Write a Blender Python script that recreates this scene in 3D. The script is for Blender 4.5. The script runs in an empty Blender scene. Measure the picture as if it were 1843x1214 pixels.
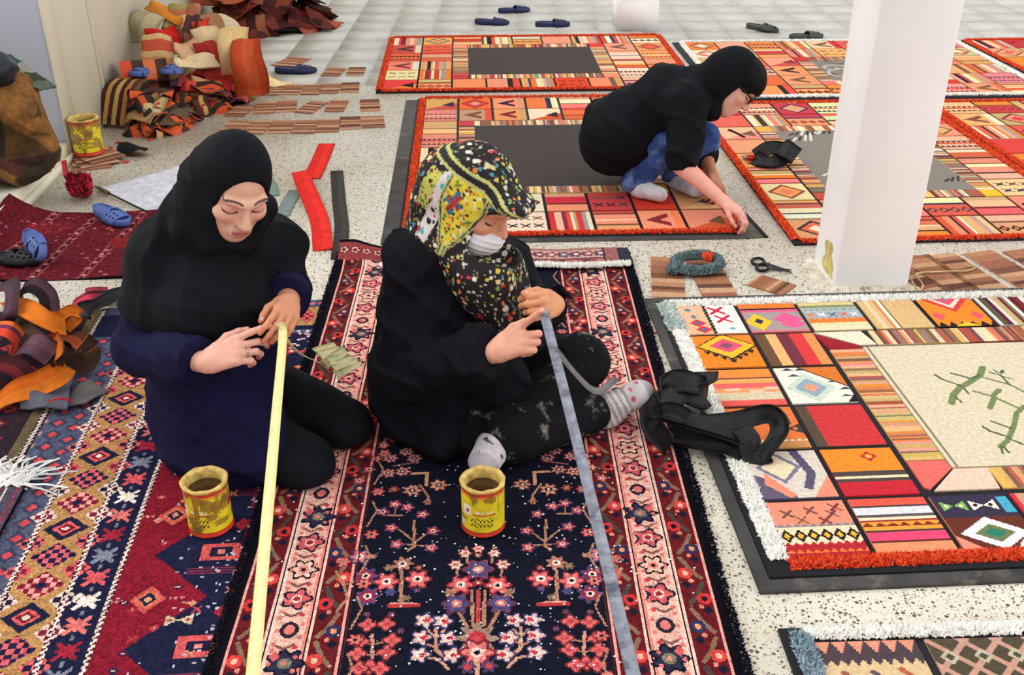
import bpy, math, random
import numpy as np
random.seed(7); RNG = np.random.default_rng(7)
scn = bpy.context.scene
COL = scn.collection

# ------------------------------------------------------------------ camera, sky, sun, exposure
H = 1.6                                   # eye height of the photographer
F_PX = 1860.0                             # focal length for a 1843 px wide frame
PITCH = math.atan(1007 / F_PX)
cam = bpy.data.cameras.new('camera'); camo = bpy.data.objects.new('camera', cam); COL.objects.link(camo)
camo.location = (0, 0, H); camo.rotation_euler = (math.pi / 2 - PITCH, 0, 0)
cam.sensor_fit = 'HORIZONTAL'; cam.sensor_width = 36; cam.lens = 36 * F_PX / 1843; cam.clip_start = .05
scn.camera = camo
w = bpy.data.worlds.new('world'); scn.world = w; w.use_nodes = True
w.node_tree.nodes['Background'].inputs[0].default_value = (1.0, .985, .96, 1)
w.node_tree.nodes['Background'].inputs[1].default_value = .92
sun = bpy.data.lights.new('window_daylight', 'SUN'); suno = bpy.data.objects.new('window_daylight', sun); COL.objects.link(suno)
sun.energy = 1.7; sun.angle = math.radians(55); sun.color = (1.0, .985, .97)
suno.rotation_euler = (math.radians(-12), math.radians(-40), 0)
suno.location = (-3, 2, 4)
sun2 = bpy.data.lights.new('far_window_daylight', 'SUN'); sun2o = bpy.data.objects.new('far_window_daylight', sun2); COL.objects.link(sun2o)
sun2.energy = .95; sun2.angle = math.radians(60); sun2.color = (1.0, .98, .95)
sun2o.rotation_euler = (math.radians(10), math.radians(58), 0); sun2o.location = (4, 2, 4)
scn.view_settings.view_transform = 'Standard'; scn.view_settings.look = 'None'
scn.view_settings.gamma = 1; scn.view_settings.use_curve_mapping = False
scn.view_settings.exposure = .05

# ------------------------------------------------------------------ where a line of sight meets the place
_c, _s = math.cos(PITCH), math.sin(PITCH)
def ray(px, py):
    u = (px - 921.5) / F_PX; v = -(py - 607) / F_PX
    return np.array([u, _c + v * _s, -_s + v * _c])
def gp(px, py, z=0.):                     # the point of the floor (or of height z)
    d = ray(px, py); return np.array([0, 0, H]) + d * ((z - H) / d[2])
def at(px, py, Y):                        # the point at distance Y from the photographer
    d = ray(px, py); return np.array([0, 0, H]) + d * (Y / d[1])

# ------------------------------------------------------------------ helpers
def lin(c):
    c = np.asarray(c, float) / 255.; return np.where(c <= .04045, c / 12.92, ((c + .055) / 1.055) ** 2.4)
def rgba(c): return tuple(lin(c)) + (1,)

def material(name, col=None, rough=.85, var=.25, vscale=14, bump=.25, bscale=350, attr=False, sheen=0., metal=0., spec=.3,
             wear=None, wscale=3., wthr=.62, sss=0., world=False, crease=0., cscale=11.):
    m = bpy.data.materials.new(name); m.use_nodes = True
    nt = m.node_tree; N = nt.nodes; L = nt.links; b = N['Principled BSDF']
    if world:
        tc = N.new('ShaderNodeNewGeometry'); CO = tc.outputs['Position']
    else:
        tc = N.new('ShaderNodeTexCoord'); CO = tc.outputs['Object']
    if attr:
        a = N.new('ShaderNodeAttribute'); a.attribute_name = 'Col'; src = a.outputs['Color']
    else:
        a = N.new('ShaderNodeRGB'); a.outputs[0].default_value = rgba(col); src = a.outputs[0]
    nz = N.new('ShaderNodeTexNoise'); nz.inputs['Scale'].default_value = vscale; nz.inputs['Detail'].default_value = 5
    L.new(CO, nz.inputs['Vector'])
    mr = N.new('ShaderNodeMapRange'); mr.inputs[1].default_value = .3; mr.inputs[2].default_value = .7
    mr.inputs[3].default_value = 1 - var; mr.inputs[4].default_value = 1 + var
    L.new(nz.outputs['Fac'], mr.inputs[0])
    mx = N.new('ShaderNodeMix'); mx.data_type = 'RGBA'; mx.blend_type = 'MULTIPLY'; mx.inputs[0].default_value = 1
    L.new(src, mx.inputs[6]); L.new(mr.outputs[0], mx.inputs[7])
    out = mx.outputs[2]
    if wear is not None:
        wn = N.new('ShaderNodeTexNoise'); wn.inputs['Scale'].default_value = wscale; wn.inputs['Detail'].default_value = 8
        wn.inputs['Roughness'].default_value = .7
        L.new(CO, wn.inputs['Vector'])
        wr = N.new('ShaderNodeMapRange'); wr.inputs[1].default_value = wthr; wr.inputs[2].default_value = wthr + .1
        L.new(wn.outputs['Fac'], wr.inputs[0])
        m2 = N.new('ShaderNodeMix'); m2.data_type = 'RGBA'; L.new(wr.outputs[0], m2.inputs[0]); L.new(out, m2.inputs[6])
        m2.inputs[7].default_value = rgba(wear); out = m2.outputs[2]
    L.new(out, b.inputs['Base Color'])
    b.inputs['Roughness'].default_value = rough; b.inputs['Metallic'].default_value = metal
    b.inputs['Specular IOR Level'].default_value = spec
    if sheen: b.inputs['Sheen Weight'].default_value = sheen
    if sss:
        b.inputs['Subsurface Weight'].default_value = sss; b.inputs['Subsurface Radius'].default_value = (.01, .004, .002)
    if bump:
        bn = N.new('ShaderNodeTexNoise'); bn.inputs['Scale'].default_value = bscale; bn.inputs['Detail'].default_value = 2
        L.new(CO, bn.inputs['Vector'])
        bp = N.new('ShaderNodeBump'); bp.inputs['Strength'].default_value = bump; bp.inputs['Distance'].default_value = .003
        L.new(bn.outputs['Fac'], bp.inputs['Height']); L.new(bp.outputs[0], b.inputs['Normal'])
        if crease:
            cn = N.new('ShaderNodeTexNoise'); cn.inputs['Scale'].default_value = cscale; cn.inputs['Detail'].default_value = 3; cn.inputs['Distortion'].default_value = 1.2
            cn.noise_type = 'RIDGED_MULTIFRACTAL'; L.new(CO, cn.inputs['Vector'])
            b2 = N.new('ShaderNodeBump'); b2.inputs['Strength'].default_value = crease; b2.inputs['Distance'].default_value = .02
            L.new(cn.outputs['Fac'], b2.inputs['Height']); L.new(b2.outputs[0], bp.inputs['Normal'])
    return m

def mesh(name, V, F, C=None, smooth=False):
    """V (n,3), F (m,k) of one polygon size, C (m,3) linear face colours"""
    V = np.asarray(V, np.float32); F = np.asarray(F, np.int32); k = F.shape[1]
    me = bpy.data.meshes.new(name)
    me.vertices.add(len(V)); me.vertices.foreach_set('co', V.ravel())
    me.loops.add(F.size); me.loops.foreach_set('vertex_index', F.ravel())
    me.polygons.add(len(F)); me.polygons.foreach_set('loop_start', np.arange(0, F.size, k, dtype=np.int32))
    me.polygons.foreach_set('loop_total', np.full(len(F), k, np.int32))
    if smooth: me.polygons.foreach_set('use_smooth', np.ones(len(F), bool))
    me.update(calc_edges=True)
    if C is not None: face_cols(me, np.repeat(np.asarray(C, np.float32), k, axis=0))
    return me
def face_cols(me, loopcols):
    at_ = me.color_attributes.new('Col', 'FLOAT_COLOR', 'CORNER')
    n = len(me.loops); a = np.ones((n, 4), np.float32); a[:, :3] = loopcols[:n]; at_.data.foreach_set('color', a.ravel())
def vert_cols(me, vc):
    at_ = me.color_attributes.new('Col', 'FLOAT_COLOR', 'POINT')
    a = np.ones((len(vc), 4), np.float32); a[:, :3] = vc; at_.data.foreach_set('color', a.ravel())

def link(name, data, mat=None, parent=None, loc=None, rot=None):
    o = bpy.data.objects.new(name, data); COL.objects.link(o)
    if mat is not None:
        if len(data.materials) == 0: data.materials.append(mat)
    if parent is not None: o.parent = parent
    if loc is not None: o.location = [float(v) for v in loc]
    if rot is not None: o.rotation_euler = rot
    return o
def tag(o, label, cat, group=None):
    o['label'] = label; o['category'] = cat
    if group: o['group'] = group
    return o
def root(name, label, cat, loc=(0, 0, 0), rz=0., group=None):
    return tag(link(name, None, loc=loc, rot=(0, 0, rz)), label, cat, group)
def struct(o): o['kind'] = 'structure'; return o

BOXF = np.array([[0, 1, 3, 2], [4, 6, 7, 5], [0, 4, 5, 1], [2, 3, 7, 6], [0, 2, 6, 4], [1, 5, 7, 3]])
def boxmesh(name, x0, x1, y0, y1, z0, z1, C=None):
    V = [(x, y, z) for x in (x0, x1) for y in (y0, y1) for z in (z0, z1)]
    return mesh(name, V, BOXF[:, ::-1], None if C is None else np.tile(lin(C), (6, 1)))

def catmull(P, n):
    P = np.asarray(P, float)
    if len(P) < 3: return P[0] + (P[-1] - P[0]) * np.linspace(0, 1, n)[:, None]
    Q = np.vstack([2 * P[0] - P[1], P, 2 * P[-1] - P[-2]]); out = []
    T = np.linspace(0, len(P) - 1 - 1e-9, n)
    for t in T:
        i = int(t); f = t - i; a, b, c, d = Q[i], Q[i + 1], Q[i + 2], Q[i + 3]
        out.append(.5 * ((2 * b) + (c - a) * f + (2 * a - 5 * b + 4 * c - d) * f * f + (3 * b - a - 3 * c + d) * f ** 3))
    return np.array(out)

def unit(v): v = np.asarray(v, float); return v / (np.linalg.norm(v) + 1e-12)

def ribbon(name, path, width, side, cols, n=24, thick=.004, across=4, along=None, wob=0., curl=0.):
    """a strip of cloth along a path. side: one vector or one per control point; cols: list across or (along) list"""
    P = catmull(path, n); T = np.gradient(P, axis=0); T /= np.linalg.norm(T, axis=1)[:, None] + 1e-9
    side = np.asarray(side, float)
    S = np.tile(side, (n, 1)) if side.ndim == 1 else catmull(side, n)
    S = S - (S * T).sum(1)[:, None] * T; S /= np.linalg.norm(S, axis=1)[:, None] + 1e-9
    Nn = np.cross(T, S)
    W = np.interp(np.linspace(0, 1, n), np.linspace(0, 1, len(np.atleast_1d(width))), np.atleast_1d(width))
    a = np.linspace(-.5, .5, across + 1)
    top = P[:, None] + S[:, None] * a[None, :, None] * W[:, None, None] + Nn[:, None] * (curl * (a ** 2 * 4))[None, :, None]
    if wob: top += Nn[:, None] * (wob * RNG.normal(size=(n, across + 1)))[..., None]
    bot = top - Nn[:, None] * thick
    m = across + 1; V = np.vstack([top.reshape(-1, 3), bot.reshape(-1, 3)]); nb = n * m
    F, C = [], []
    cols = [lin(c) for c in cols]
    for i in range(n - 1):
        for j in range(across):
            q = [i * m + j, i * m + j + 1, (i + 1) * m + j + 1, (i + 1) * m + j]
            c = cols[int(i / (n - 1) * len(cols))] if along else cols[int(j / across * len(cols))]
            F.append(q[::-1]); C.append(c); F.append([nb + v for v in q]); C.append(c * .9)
        for j in (0, across):
            q = [i * m + j, (i + 1) * m + j, nb + (i + 1) * m + j, nb + i * m + j]
            F.append(q if j == 0 else q[::-1]); C.append(cols[0])
    for i in (0, n - 1):
        for j in range(across):
            q = [i * m + j, i * m + j + 1, nb + i * m + j + 1, nb + i * m + j]
            F.append(q if i else q[::-1]); C.append(cols[-1] if i else cols[0])
    return mesh(name, V, F, C, smooth=False)

def fuzz(name, path, wid, col, per_m=900, length=.016, jit=.25, closed=False, out=(0, 0, 1), spread=.9, z=.006):
    """a fluffy edge of yarn ends, one mesh"""
    P = np.asarray(path, float); seg = np.linalg.norm(np.diff(P, axis=0), axis=1); cum = np.r_[0, np.cumsum(seg)]
    n = max(30, int(cum[-1] * per_m)); t = RNG.uniform(0, cum[-1], n)
    C0 = np.stack([np.interp(t, cum, P[:, k]) for k in range(3)], 1)
    Td = np.stack([np.interp(t, (cum[1:] + cum[:-1]) / 2, np.diff(P, axis=0)[:, k] / (seg + 1e-9)) for k in range(3)], 1) if len(seg) > 1 else np.tile((P[1] - P[0]) / seg[0], (n, 1))
    Sd = np.cross(Td, [0, 0, 1.]); Sd /= np.linalg.norm(Sd, axis=1)[:, None] + 1e-9
    lat = RNG.uniform(-.5, .5, n)
    B = C0 + Sd * (lat * wid)[:, None] + np.array([0, 0, 1.]) * (z * (1 - (2 * lat) ** 2))[:, None]
    D = np.array(out, float) + Sd * (lat * 1.6)[:, None] + RNG.normal(size=(n, 3)) * spread * .45
    D /= np.linalg.norm(D, axis=1)[:, None]
    l = length * RNG.uniform(.5, 1.25, n)
    a = RNG.uniform(0, 6.28, n); r = length * .33
    X = np.cross(D, RNG.normal(size=(n, 3))); X /= np.linalg.norm(X, axis=1)[:, None]; Y = np.cross(D, X)
    v = np.empty((n, 4, 3))
    for k in range(3):
        q = a + k * 2.094; v[:, k] = B + X * (np.cos(q) * r)[:, None] + Y * (np.sin(q) * r)[:, None]
    v[:, 3] = B + D * l[:, None]
    i0 = np.arange(n)[:, None] * 4
    Fc = np.concatenate([i0 + [0, 1, 3], i0 + [1, 2, 3], i0 + [2, 0, 3]])
    col = np.atleast_2d(np.asarray(col, float)); cc = lin(col[RNG.integers(0, len(col), n)]) * RNG.uniform(1 - jit, 1 + jit, n)[:, None]
    return mesh(name, v.reshape(-1, 3), Fc, np.tile(cc, (3, 1)))

# ------------------------------------------------------------------ woven pictures: a grid of knots, each cell one colour
class Weave:
    def __init__(s, w, h, cell, bg):
        s.w, s.h = w, h; s.nx, s.ny = max(1, round(w / cell)), max(1, round(h / cell))
        s.a = np.zeros((s.ny, s.nx, 3)); s.a[:] = bg
        s.x = (np.arange(s.nx) + .5) * w / s.nx; s.y = (np.arange(s.ny) + .5) * h / s.ny
    def win(s, x0, y0, x1, y1):
        i0, i1 = np.searchsorted(s.x, [x0, x1]); j0, j1 = np.searchsorted(s.y, [y0, y1])
        return slice(j0, j1), slice(i0, i1), *np.meshgrid(s.x[i0:i1], s.y[j0:j1])
    def put(s, box, test, c):
        J, I, X, Y = s.win(*box)
        if X.size: s.a[J, I][test(X, Y)] = c
        return s
    def rect(s, x0, y0, x1, y1, c): return s.put((x0, y0, x1, y1), lambda X, Y: X > -9, c)
    def disc(s, cx, cy, rx, ry, c): return s.put((cx - rx, cy - ry, cx + rx, cy + ry), lambda X, Y: ((X - cx) / rx) ** 2 + ((Y - cy) / ry) ** 2 < 1, c)
    def dia(s, cx, cy, rx, ry, c): return s.put((cx - rx, cy - ry, cx + rx, cy + ry), lambda X, Y: abs(X - cx) / rx + abs(Y - cy) / ry < 1, c)
    def poly(s, pts, c):
        P = np.array(pts)
        def t(X, Y):
            ins = np.zeros(X.shape, bool); n = len(P)
            for i in range(n):
                (x1, y1), (x2, y2) = P[i], P[(i + 1) % n]
                k = (y1 > Y) != (y2 > Y)
                ins ^= k & (X < (x2 - x1) * (Y - y1) / ((y2 - y1) if y2 != y1 else 1e-9) + x1)
            return ins
        return s.put((*P.min(0), *P.max(0)), t, c)
    def line(s, pts, wd, c):
        for (x1, y1), (x2, y2) in zip(pts[:-1], pts[1:]):
            dx, dy = x2 - x1, y2 - y1; L = dx * dx + dy * dy + 1e-12
            def t(X, Y):
                k = np.clip(((X - x1) * dx + (Y - y1) * dy) / L, 0, 1)
                return (X - x1 - k * dx) ** 2 + (Y - y1 - k * dy) ** 2 < (wd / 2) ** 2
            s.put((min(x1, x2) - wd, min(y1, y2) - wd, max(x1, x2) + wd, max(y1, y2) + wd), t, c)
        return s
    def flower(s, cx, cy, r, petal, heart, rim=None, eye=None, n=6, ph=0.):
        if rim is not None:
            s.put((cx - r * 1.3, cy - r * 1.3, cx + r * 1.3, cy + r * 1.3), lambda X, Y: np.hypot(X - cx, Y - cy) < r * (1.02 + .2 * np.cos(n * np.arctan2(Y - cy, X - cx) + ph)), rim)
        s.put((cx - r * 1.2, cy - r * 1.2, cx + r * 1.2, cy + r * 1.2), lambda X, Y: np.hypot(X - cx, Y - cy) < r * (.78 + .2 * np.cos(n * np.arctan2(Y - cy, X - cx) + ph)), petal)
        s.disc(cx, cy, r * .4, r * .4, heart)
        if eye is not None: s.disc(cx, cy, r * .18, r * .18, eye)
        return s
    def speckle(s, p, jit):
        s.a *= (1 + jit * RNG.normal(size=(s.ny, s.nx, 1))); s.a = np.clip(s.a, 0, 255); return s
    # ---- meshes
    def merged(s, name, z=.0, skirt=.004, edge=None):
        ids = (s.a.astype(int) * [65536, 256, 1]).sum(2); used = np.zeros(ids.shape, bool); R = []
        for j in range(s.ny):
            i = 0
            while i < s.nx:
                if used[j, i]: i += 1; continue
                c = ids[j, i]; i2 = i + 1
                while i2 < s.nx and ids[j, i2] == c and not used[j, i2]: i2 += 1
                j2 = j + 1
                while j2 < s.ny and (ids[j2, i:i2] == c).all() and not used[j2, i:i2].any(): j2 += 1
                used[j:j2, i:i2] = True; R.append((i, i2, j, j2)); i = i2
        kx, ky = s.w / s.nx, s.h / s.ny; V = []; C = []
        for i, i2, j, j2 in R:
            V += [(i * kx, j * ky, z), (i2 * kx, j * ky, z), (i2 * kx, j2 * ky, z), (i * kx, j2 * ky, z)]; C.append(lin(s.a[j, i]))
        e = lin(edge if edge is not None else s.a[0, 0])
        for a, b in (((0, 0), (s.w, 0)), ((s.w, 0), (s.w, s.h)), ((s.w, s.h), (0, s.h)), ((0, s.h), (0, 0))):
            V += [(*a, z - skirt), (*b, z - skirt), (*b, z), (*a, z)]; C.append(e)
        return mesh(name, V, np.arange(len(V)).reshape(-1, 4), C)
    def grid(s, name, zf, thick=.008, edge=(20, 18, 26)):
        gx = np.linspace(0, s.w, s.nx + 1); gy = np.linspace(0, s.h, s.ny + 1); X, Y = np.meshgrid(gx, gy)
        Z = zf(X, Y); V = np.stack([X, Y, Z], -1).reshape(-1, 3); m = s.nx + 1
        j, i = np.meshgrid(np.arange(s.ny), np.arange(s.nx), indexing='ij'); q = (j * m + i).ravel()
        F = np.stack([q, q + 1, q + m + 1, q + m], 1); C = lin(s.a.reshape(-1, 3))
        ring = np.r_[np.arange(m), np.arange(1, s.ny + 1) * m + m - 1, s.ny * m + np.arange(m - 2, -1, -1), np.arange(s.ny - 1, 0, -1) * m]
        low = V[ring] - [0, 0, thick]; n0 = len(V); k = np.arange(len(ring)); k2 = (k + 1) % len(ring)
        F2 = np.stack([n0 + k, n0 + k2, ring[k2], ring[k]], 1)
        return mesh(name, np.vstack([V, low]), np.vstack([F, F2]), np.vstack([C, np.tile(lin(edge), (len(ring), 1))]))

# ------------------------------------------------------------------ soft bodies: smooth union of tapered limbs, meshed with surface nets
def cap(a, b, ra, rb):
    a = np.asarray(a, np.float32); b = np.asarray(b, np.float32); ba = b - a; L = float(ba @ ba) + 1e-9
    def f(p):
        pa = p - a; t = np.clip(pa @ ba / L, 0, 1)
        return np.sqrt(((pa - t[:, None] * ba) ** 2).sum(1)) - (ra + (rb - ra) * t)
    return f
def ell(c, r, R=None):
    c = np.asarray(c, np.float32); r = np.asarray(r, np.float32)
    Rm = None if R is None else np.asarray(R, np.float32)       # columns: axes
    def f(p):
        q = p - c
        if Rm is not None: q = q @ Rm
        k0 = np.sqrt(((q / r) ** 2).sum(1)); k1 = np.sqrt(((q / (r * r)) ** 2).sum(1))
        return k0 * (k0 - 1) / np.maximum(k1, 1e-6)
    return f
def smin(a, b, k):
    h = np.clip(.5 + .5 * (b - a) / k, 0, 1); return b * (1 - h) + a * h - k * h * (1 - h)
def smax(a, b, k): return -smin(-a, -b, k)
def union(fs, k):
    def f(p):
        d = fs[0](p)
        for g in fs[1:]: d = smin(d, g(p), k) if k else np.minimum(d, g(p))
        return d
    return f
def frame(fwd, up=(0, 0, 1)):
    f = unit(fwd); r = unit(np.cross(f, up)); u = np.cross(r, f); return np.stack([r, f, u], 1)   # columns right, forward, up
def wrinkle(p, s, seed=0.):
    x, y, z = p[:, 0] * s, p[:, 1] * s, p[:, 2] * s
    return (np.sin(x + 1.7 * np.sin(y * .8 + seed) + .6 * z) + np.sin(1.3 * z - .9 * y + 1.5 * np.sin(x * .7 + seed * 2)) + np.sin(.9 * y + .5 * x - 1.2 * np.sin(z * 1.1 + seed))) / 3

def crease(p, s, seed=0., k=3):
    x, y, z = p[:, 0] * s, p[:, 1] * s, p[:, 2] * s
    a = np.sin(x * .8 + .9 * z + 1.6 * np.sin(y * .7 + seed)); b = np.sin(1.1 * z - .7 * y + 1.8 * np.sin(x * .6 + seed * 1.7)); return (1 - np.abs(a)) ** k + .7 * (1 - np.abs(b)) ** k

def surfnet(F, lo, hi, h, B=6, lip=2.2):
    lo = np.asarray(lo, float); hi = np.asarray(hi, float)
    nb = np.ceil((hi - lo) / (h * B)).astype(int); n = nb * B + 1
    g = [lo[k] + h * np.arange(n[k]) for k in range(3)]
    bc = [lo[k] + h * B * (np.arange(nb[k]) + .5) for k in range(3)]
    P = np.stack(np.meshgrid(*bc, indexing='ij'), -1).reshape(-1, 3).astype(np.float32)
    cd = F(P).reshape(nb); act = np.abs(cd) < h * B * .87 * lip
    up = lambda a: np.pad(a.repeat(B, 0).repeat(B, 1).repeat(B, 2), ((0, 1),) * 3, mode='edge')
    m = up(act)
    for k in range(3): m |= np.roll(m, 1, k)
    v = up(cd).astype(np.float32)
    ii = np.nonzero(m)
    Q = np.stack([g[k][ii[k]] for k in range(3)], 1).astype(np.float32)
    vals = np.empty(len(Q), np.float32)
    for s in range(0, len(Q), 200000): vals[s:s + 200000] = F(Q[s:s + 200000])
    v[ii] = vals
    S = v < 0
    c8 = [(a, b, c) for a in (0, 1) for b in (0, 1) for c in (0, 1)]
    sub = lambda A, o: A[o[0]:n[0] - 1 + o[0], o[1]:n[1] - 1 + o[1], o[2]:n[2] - 1 + o[2]]
    cnt = sum(sub(S, o).astype(np.int8) for o in c8); mixed = (cnt > 0) & (cnt < 8)
    ci = np.nonzero(mixed); N = len(ci[0]); idx = np.full(mixed.shape, -1, np.int64); idx[ci] = np.arange(N)
    acc = np.zeros((N, 3)); num = np.zeros(N)
    for a in c8:
        for k in range(3):
            if a[k]: continue
            b = list(a); b[k] = 1
            va = v[ci[0] + a[0], ci[1] + a[1], ci[2] + a[2]]; vb = v[ci[0] + b[0], ci[1] + b[1], ci[2] + b[2]]
            x = (va < 0) != (vb < 0); t = np.where(x, va / np.where(x, va - vb, 1), 0)
            p = np.tile(np.array(a, float), (N, 1)); p[:, k] += t
            acc += p * x[:, None]; num += x
    V = lo + h * (np.stack(ci, 1) + acc / num[:, None])
    Fs = []
    for k in range(3):
        u, w_ = (k + 1) % 3, (k + 2) % 3
        sl0 = [slice(1, -1)] * 3; sl1 = [slice(1, -1)] * 3; sl0[k] = slice(0, -1); sl1[k] = slice(1, None)
        e = S[tuple(sl0)] != S[tuple(sl1)]; ei = np.nonzero(e); o = [ei[0] + 1, ei[1] + 1, ei[2] + 1]; o[k] = ei[k]
        ins = S[o[0], o[1], o[2]]
        def cell(du, dw):
            q = [o[0].copy(), o[1].copy(), o[2].copy()]; q[u] = q[u] - du; q[w_] = q[w_] - dw; return idx[q[0], q[1], q[2]]
        f = np.stack([cell(1, 1), cell(0, 1), cell(0, 0), cell(1, 0)], 1)
        f[~ins] = f[~ins][:, ::-1]; Fs.append(f)
    Fs = np.vstack(Fs); Fs = Fs[(Fs >= 0).all(1)]
    return V, Fs
def soft(name, F, lo, hi, h, mat, parent=None, colf=None, lip=2.2, origin=None):
    V, Fc = surfnet(F, lo, hi, h, lip=lip)
    org = np.zeros(3) if origin is None else np.asarray(origin, float)
    me = mesh(name, V - org, Fc, smooth=True)
    if colf is not None: vert_cols(me, lin(colf(V)))
    return link(name, me, mat, parent, None if origin is None else org)
# ================================================================== THE SETTING
M_WOVEN = material('woven_wool', attr=True, rough=.95, var=.16, vscale=90, bump=.35, bscale=420, spec=.1)
M_PILE = material('knotted_pile', attr=True, rough=1., var=.2, vscale=60, bump=.5, bscale=500, spec=.05)
M_FUZZ = material('yarn_fluff', attr=True, rough=1., var=.15, vscale=40, bump=0, spec=.05)
M_FELT = material('felt', attr=True, rough=.97, var=.15, vscale=30, bump=.4, bscale=300, spec=.08)
M_BACK = material('dark_backing', (26, 26, 33), rough=.75, var=.2, vscale=20, bump=.2)
M_BOARD = material('grey_backing_board', (70, 68, 68), rough=.55, var=.35, vscale=9, bump=.15, bscale=90, wear=(120, 110, 98), wscale=7, wthr=.58)

def terrazzo():
    m = bpy.data.materials.new('terrazzo'); m.use_nodes = True; nt = m.node_tree; N, L = nt.nodes, nt.links; b = N['Principled BSDF']
    tc = N.new('ShaderNodeTexCoord')
    base = N.new('ShaderNodeTexNoise'); base.inputs['Scale'].default_value = 1.6; base.inputs['Detail'].default_value = 6
    L.new(tc.outputs['Object'], base.inputs['Vector'])
    r0 = N.new('ShaderNodeValToRGB'); r0.color_ramp.elements[0].position = .32; r0.color_ramp.elements[0].color = rgba((196, 188, 170))
    r0.color_ramp.elements[1].position = .66; r0.color_ramp.elements[1].color = rgba((226, 221, 208))
    L.new(base.outputs['Fac'], r0.inputs[0]); cur = r0.outputs[0]
    for sc, thr, cols in ((88, .2, ((52, 62, 55), (120, 108, 95))), (170, .2, ((95, 85, 72), (165, 150, 125))), (70, .12, ((150, 135, 112), (60, 52, 48)))):
        vo = N.new('ShaderNodeTexVoronoi'); vo.inputs['Scale'].default_value = sc; vo.inputs['Randomness'].default_value = 1
        L.new(tc.outputs['Object'], vo.inputs['Vector'])
        sep = N.new('ShaderNodeSeparateColor'); L.new(vo.outputs['Color'], sep.inputs[0])
        mt = N.new('ShaderNodeMath'); mt.operation = 'MULTIPLY'; mt.inputs[1].default_value = thr * 2.1; L.new(sep.outputs[0], mt.inputs[0])
        lt = N.new('ShaderNodeMath'); lt.operation = 'LESS_THAN'; L.new(vo.outputs['Distance'], lt.inputs[0]); L.new(mt.outputs[0], lt.inputs[1])
        cr = N.new('ShaderNodeMix'); cr.data_type = 'RGBA'; L.new(sep.outputs[1], cr.inputs[0]); cr.inputs[6].default_value = rgba(cols[0]); cr.inputs[7].default_value = rgba(cols[1])
        mx = N.new('ShaderNodeMix'); mx.data_type = 'RGBA'; L.new(lt.outputs[0], mx.inputs[0]); L.new(cur, mx.inputs[6]); L.new(cr.outputs[2], mx.inputs[7]); cur = mx.outputs[2]
    # scuffs and old glue
    sn = N.new('ShaderNodeTexNoise'); sn.inputs['Scale'].default_value = 4.5; sn.inputs['Detail'].default_value = 9; sn.inputs['Roughness'].default_value = .72
    L.new(tc.outputs['Object'], sn.inputs['Vector'])
    sr = N.new('ShaderNodeMapRange'); sr.inputs[1].default_value = .6; sr.inputs[2].default_value = .72; sr.inputs[4].default_value = .55; L.new(sn.outputs['Fac'], sr.inputs[0])
    mx = N.new('ShaderNodeMix'); mx.data_type = 'RGBA'; L.new(sr.outputs[0], mx.inputs[0]); L.new(cur, mx.inputs[6]); mx.inputs[7].default_value = rgba((128, 118, 104))
    L.new(mx.outputs[2], b.inputs['Base Color']); b.inputs['Roughness'].default_value = .42; b.inputs['Specular IOR Level'].default_value = .35
    return m
M_TERR = terrazzo()
M_TILE = material('grey_cement_tile', (184, 183, 178), rough=.5, var=.09, vscale=9, bump=0, bscale=60, wear=(150, 147, 140), wscale=11, wthr=.58, spec=.4, world=True)
M_TILE2 = material('pale_cement_tile', (193, 191, 185), rough=.5, var=.09, vscale=8, bump=0, bscale=60, wear=(162, 158, 150), wscale=13, wthr=.6, spec=.4, world=True)
M_JOINT = material('pale_grout', (216, 213, 205), rough=.9)
M_CREAM = material('cream_wall_paint', (246, 241, 220), rough=.8, var=.04, vscale=3, bump=.05, bscale=120, wear=(205, 198, 176), wscale=6, wthr=.7)
M_PALEB = material('pale_blue_shaded_wall', (208, 214, 232), rough=.8, var=.03, vscale=3, bump=.05, bscale=120)  # bluish cast of the shaded return face, put into the wall colour
M_WHITE = material('white_pillar_paint', (243, 241, 242), rough=.7, var=.03, vscale=4, bump=.08, bscale=60)
M_PLAST = material('chipped_plaster', (214, 206, 190), rough=.95, var=.3, vscale=30, bump=.6, bscale=60, wear=(150, 138, 110), wscale=14, wthr=.55)
M_STAIN = material('yellow_glue_stain', (206, 190, 120), rough=.7, var=.3, vscale=30, bump=.2)

TY = 6.08                                                    # here the small tiles begin
floor = struct(link('floor', boxmesh('floor', -5, 7, -1.5, TY, -.12, 0), M_TERR))
sub = struct(link('floor', boxmesh('floor', -5, 7, TY, 12, -.12, -.006), M_JOINT))
tile_me = [boxmesh('tile', -.146, .146, -.146, .146, -.03, 0), boxmesh('tile', -.146, .146, -.146, .146, -.03, 0)]
for k, m in enumerate((M_TILE, M_TILE2)): tile_me[k].materials.append(m)
for j in range(10):
    for i in range(24):
        x = -2.52 + .3 * i + .0; y = TY + .15 + .3 * j
        t = link('tile', tile_me[int(RNG.random() < .4)], None, sub, (x, y, RNG.uniform(-.0012, .0008)), (0, 0, RNG.choice([0, 1.5708, 3.1416])))

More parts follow.
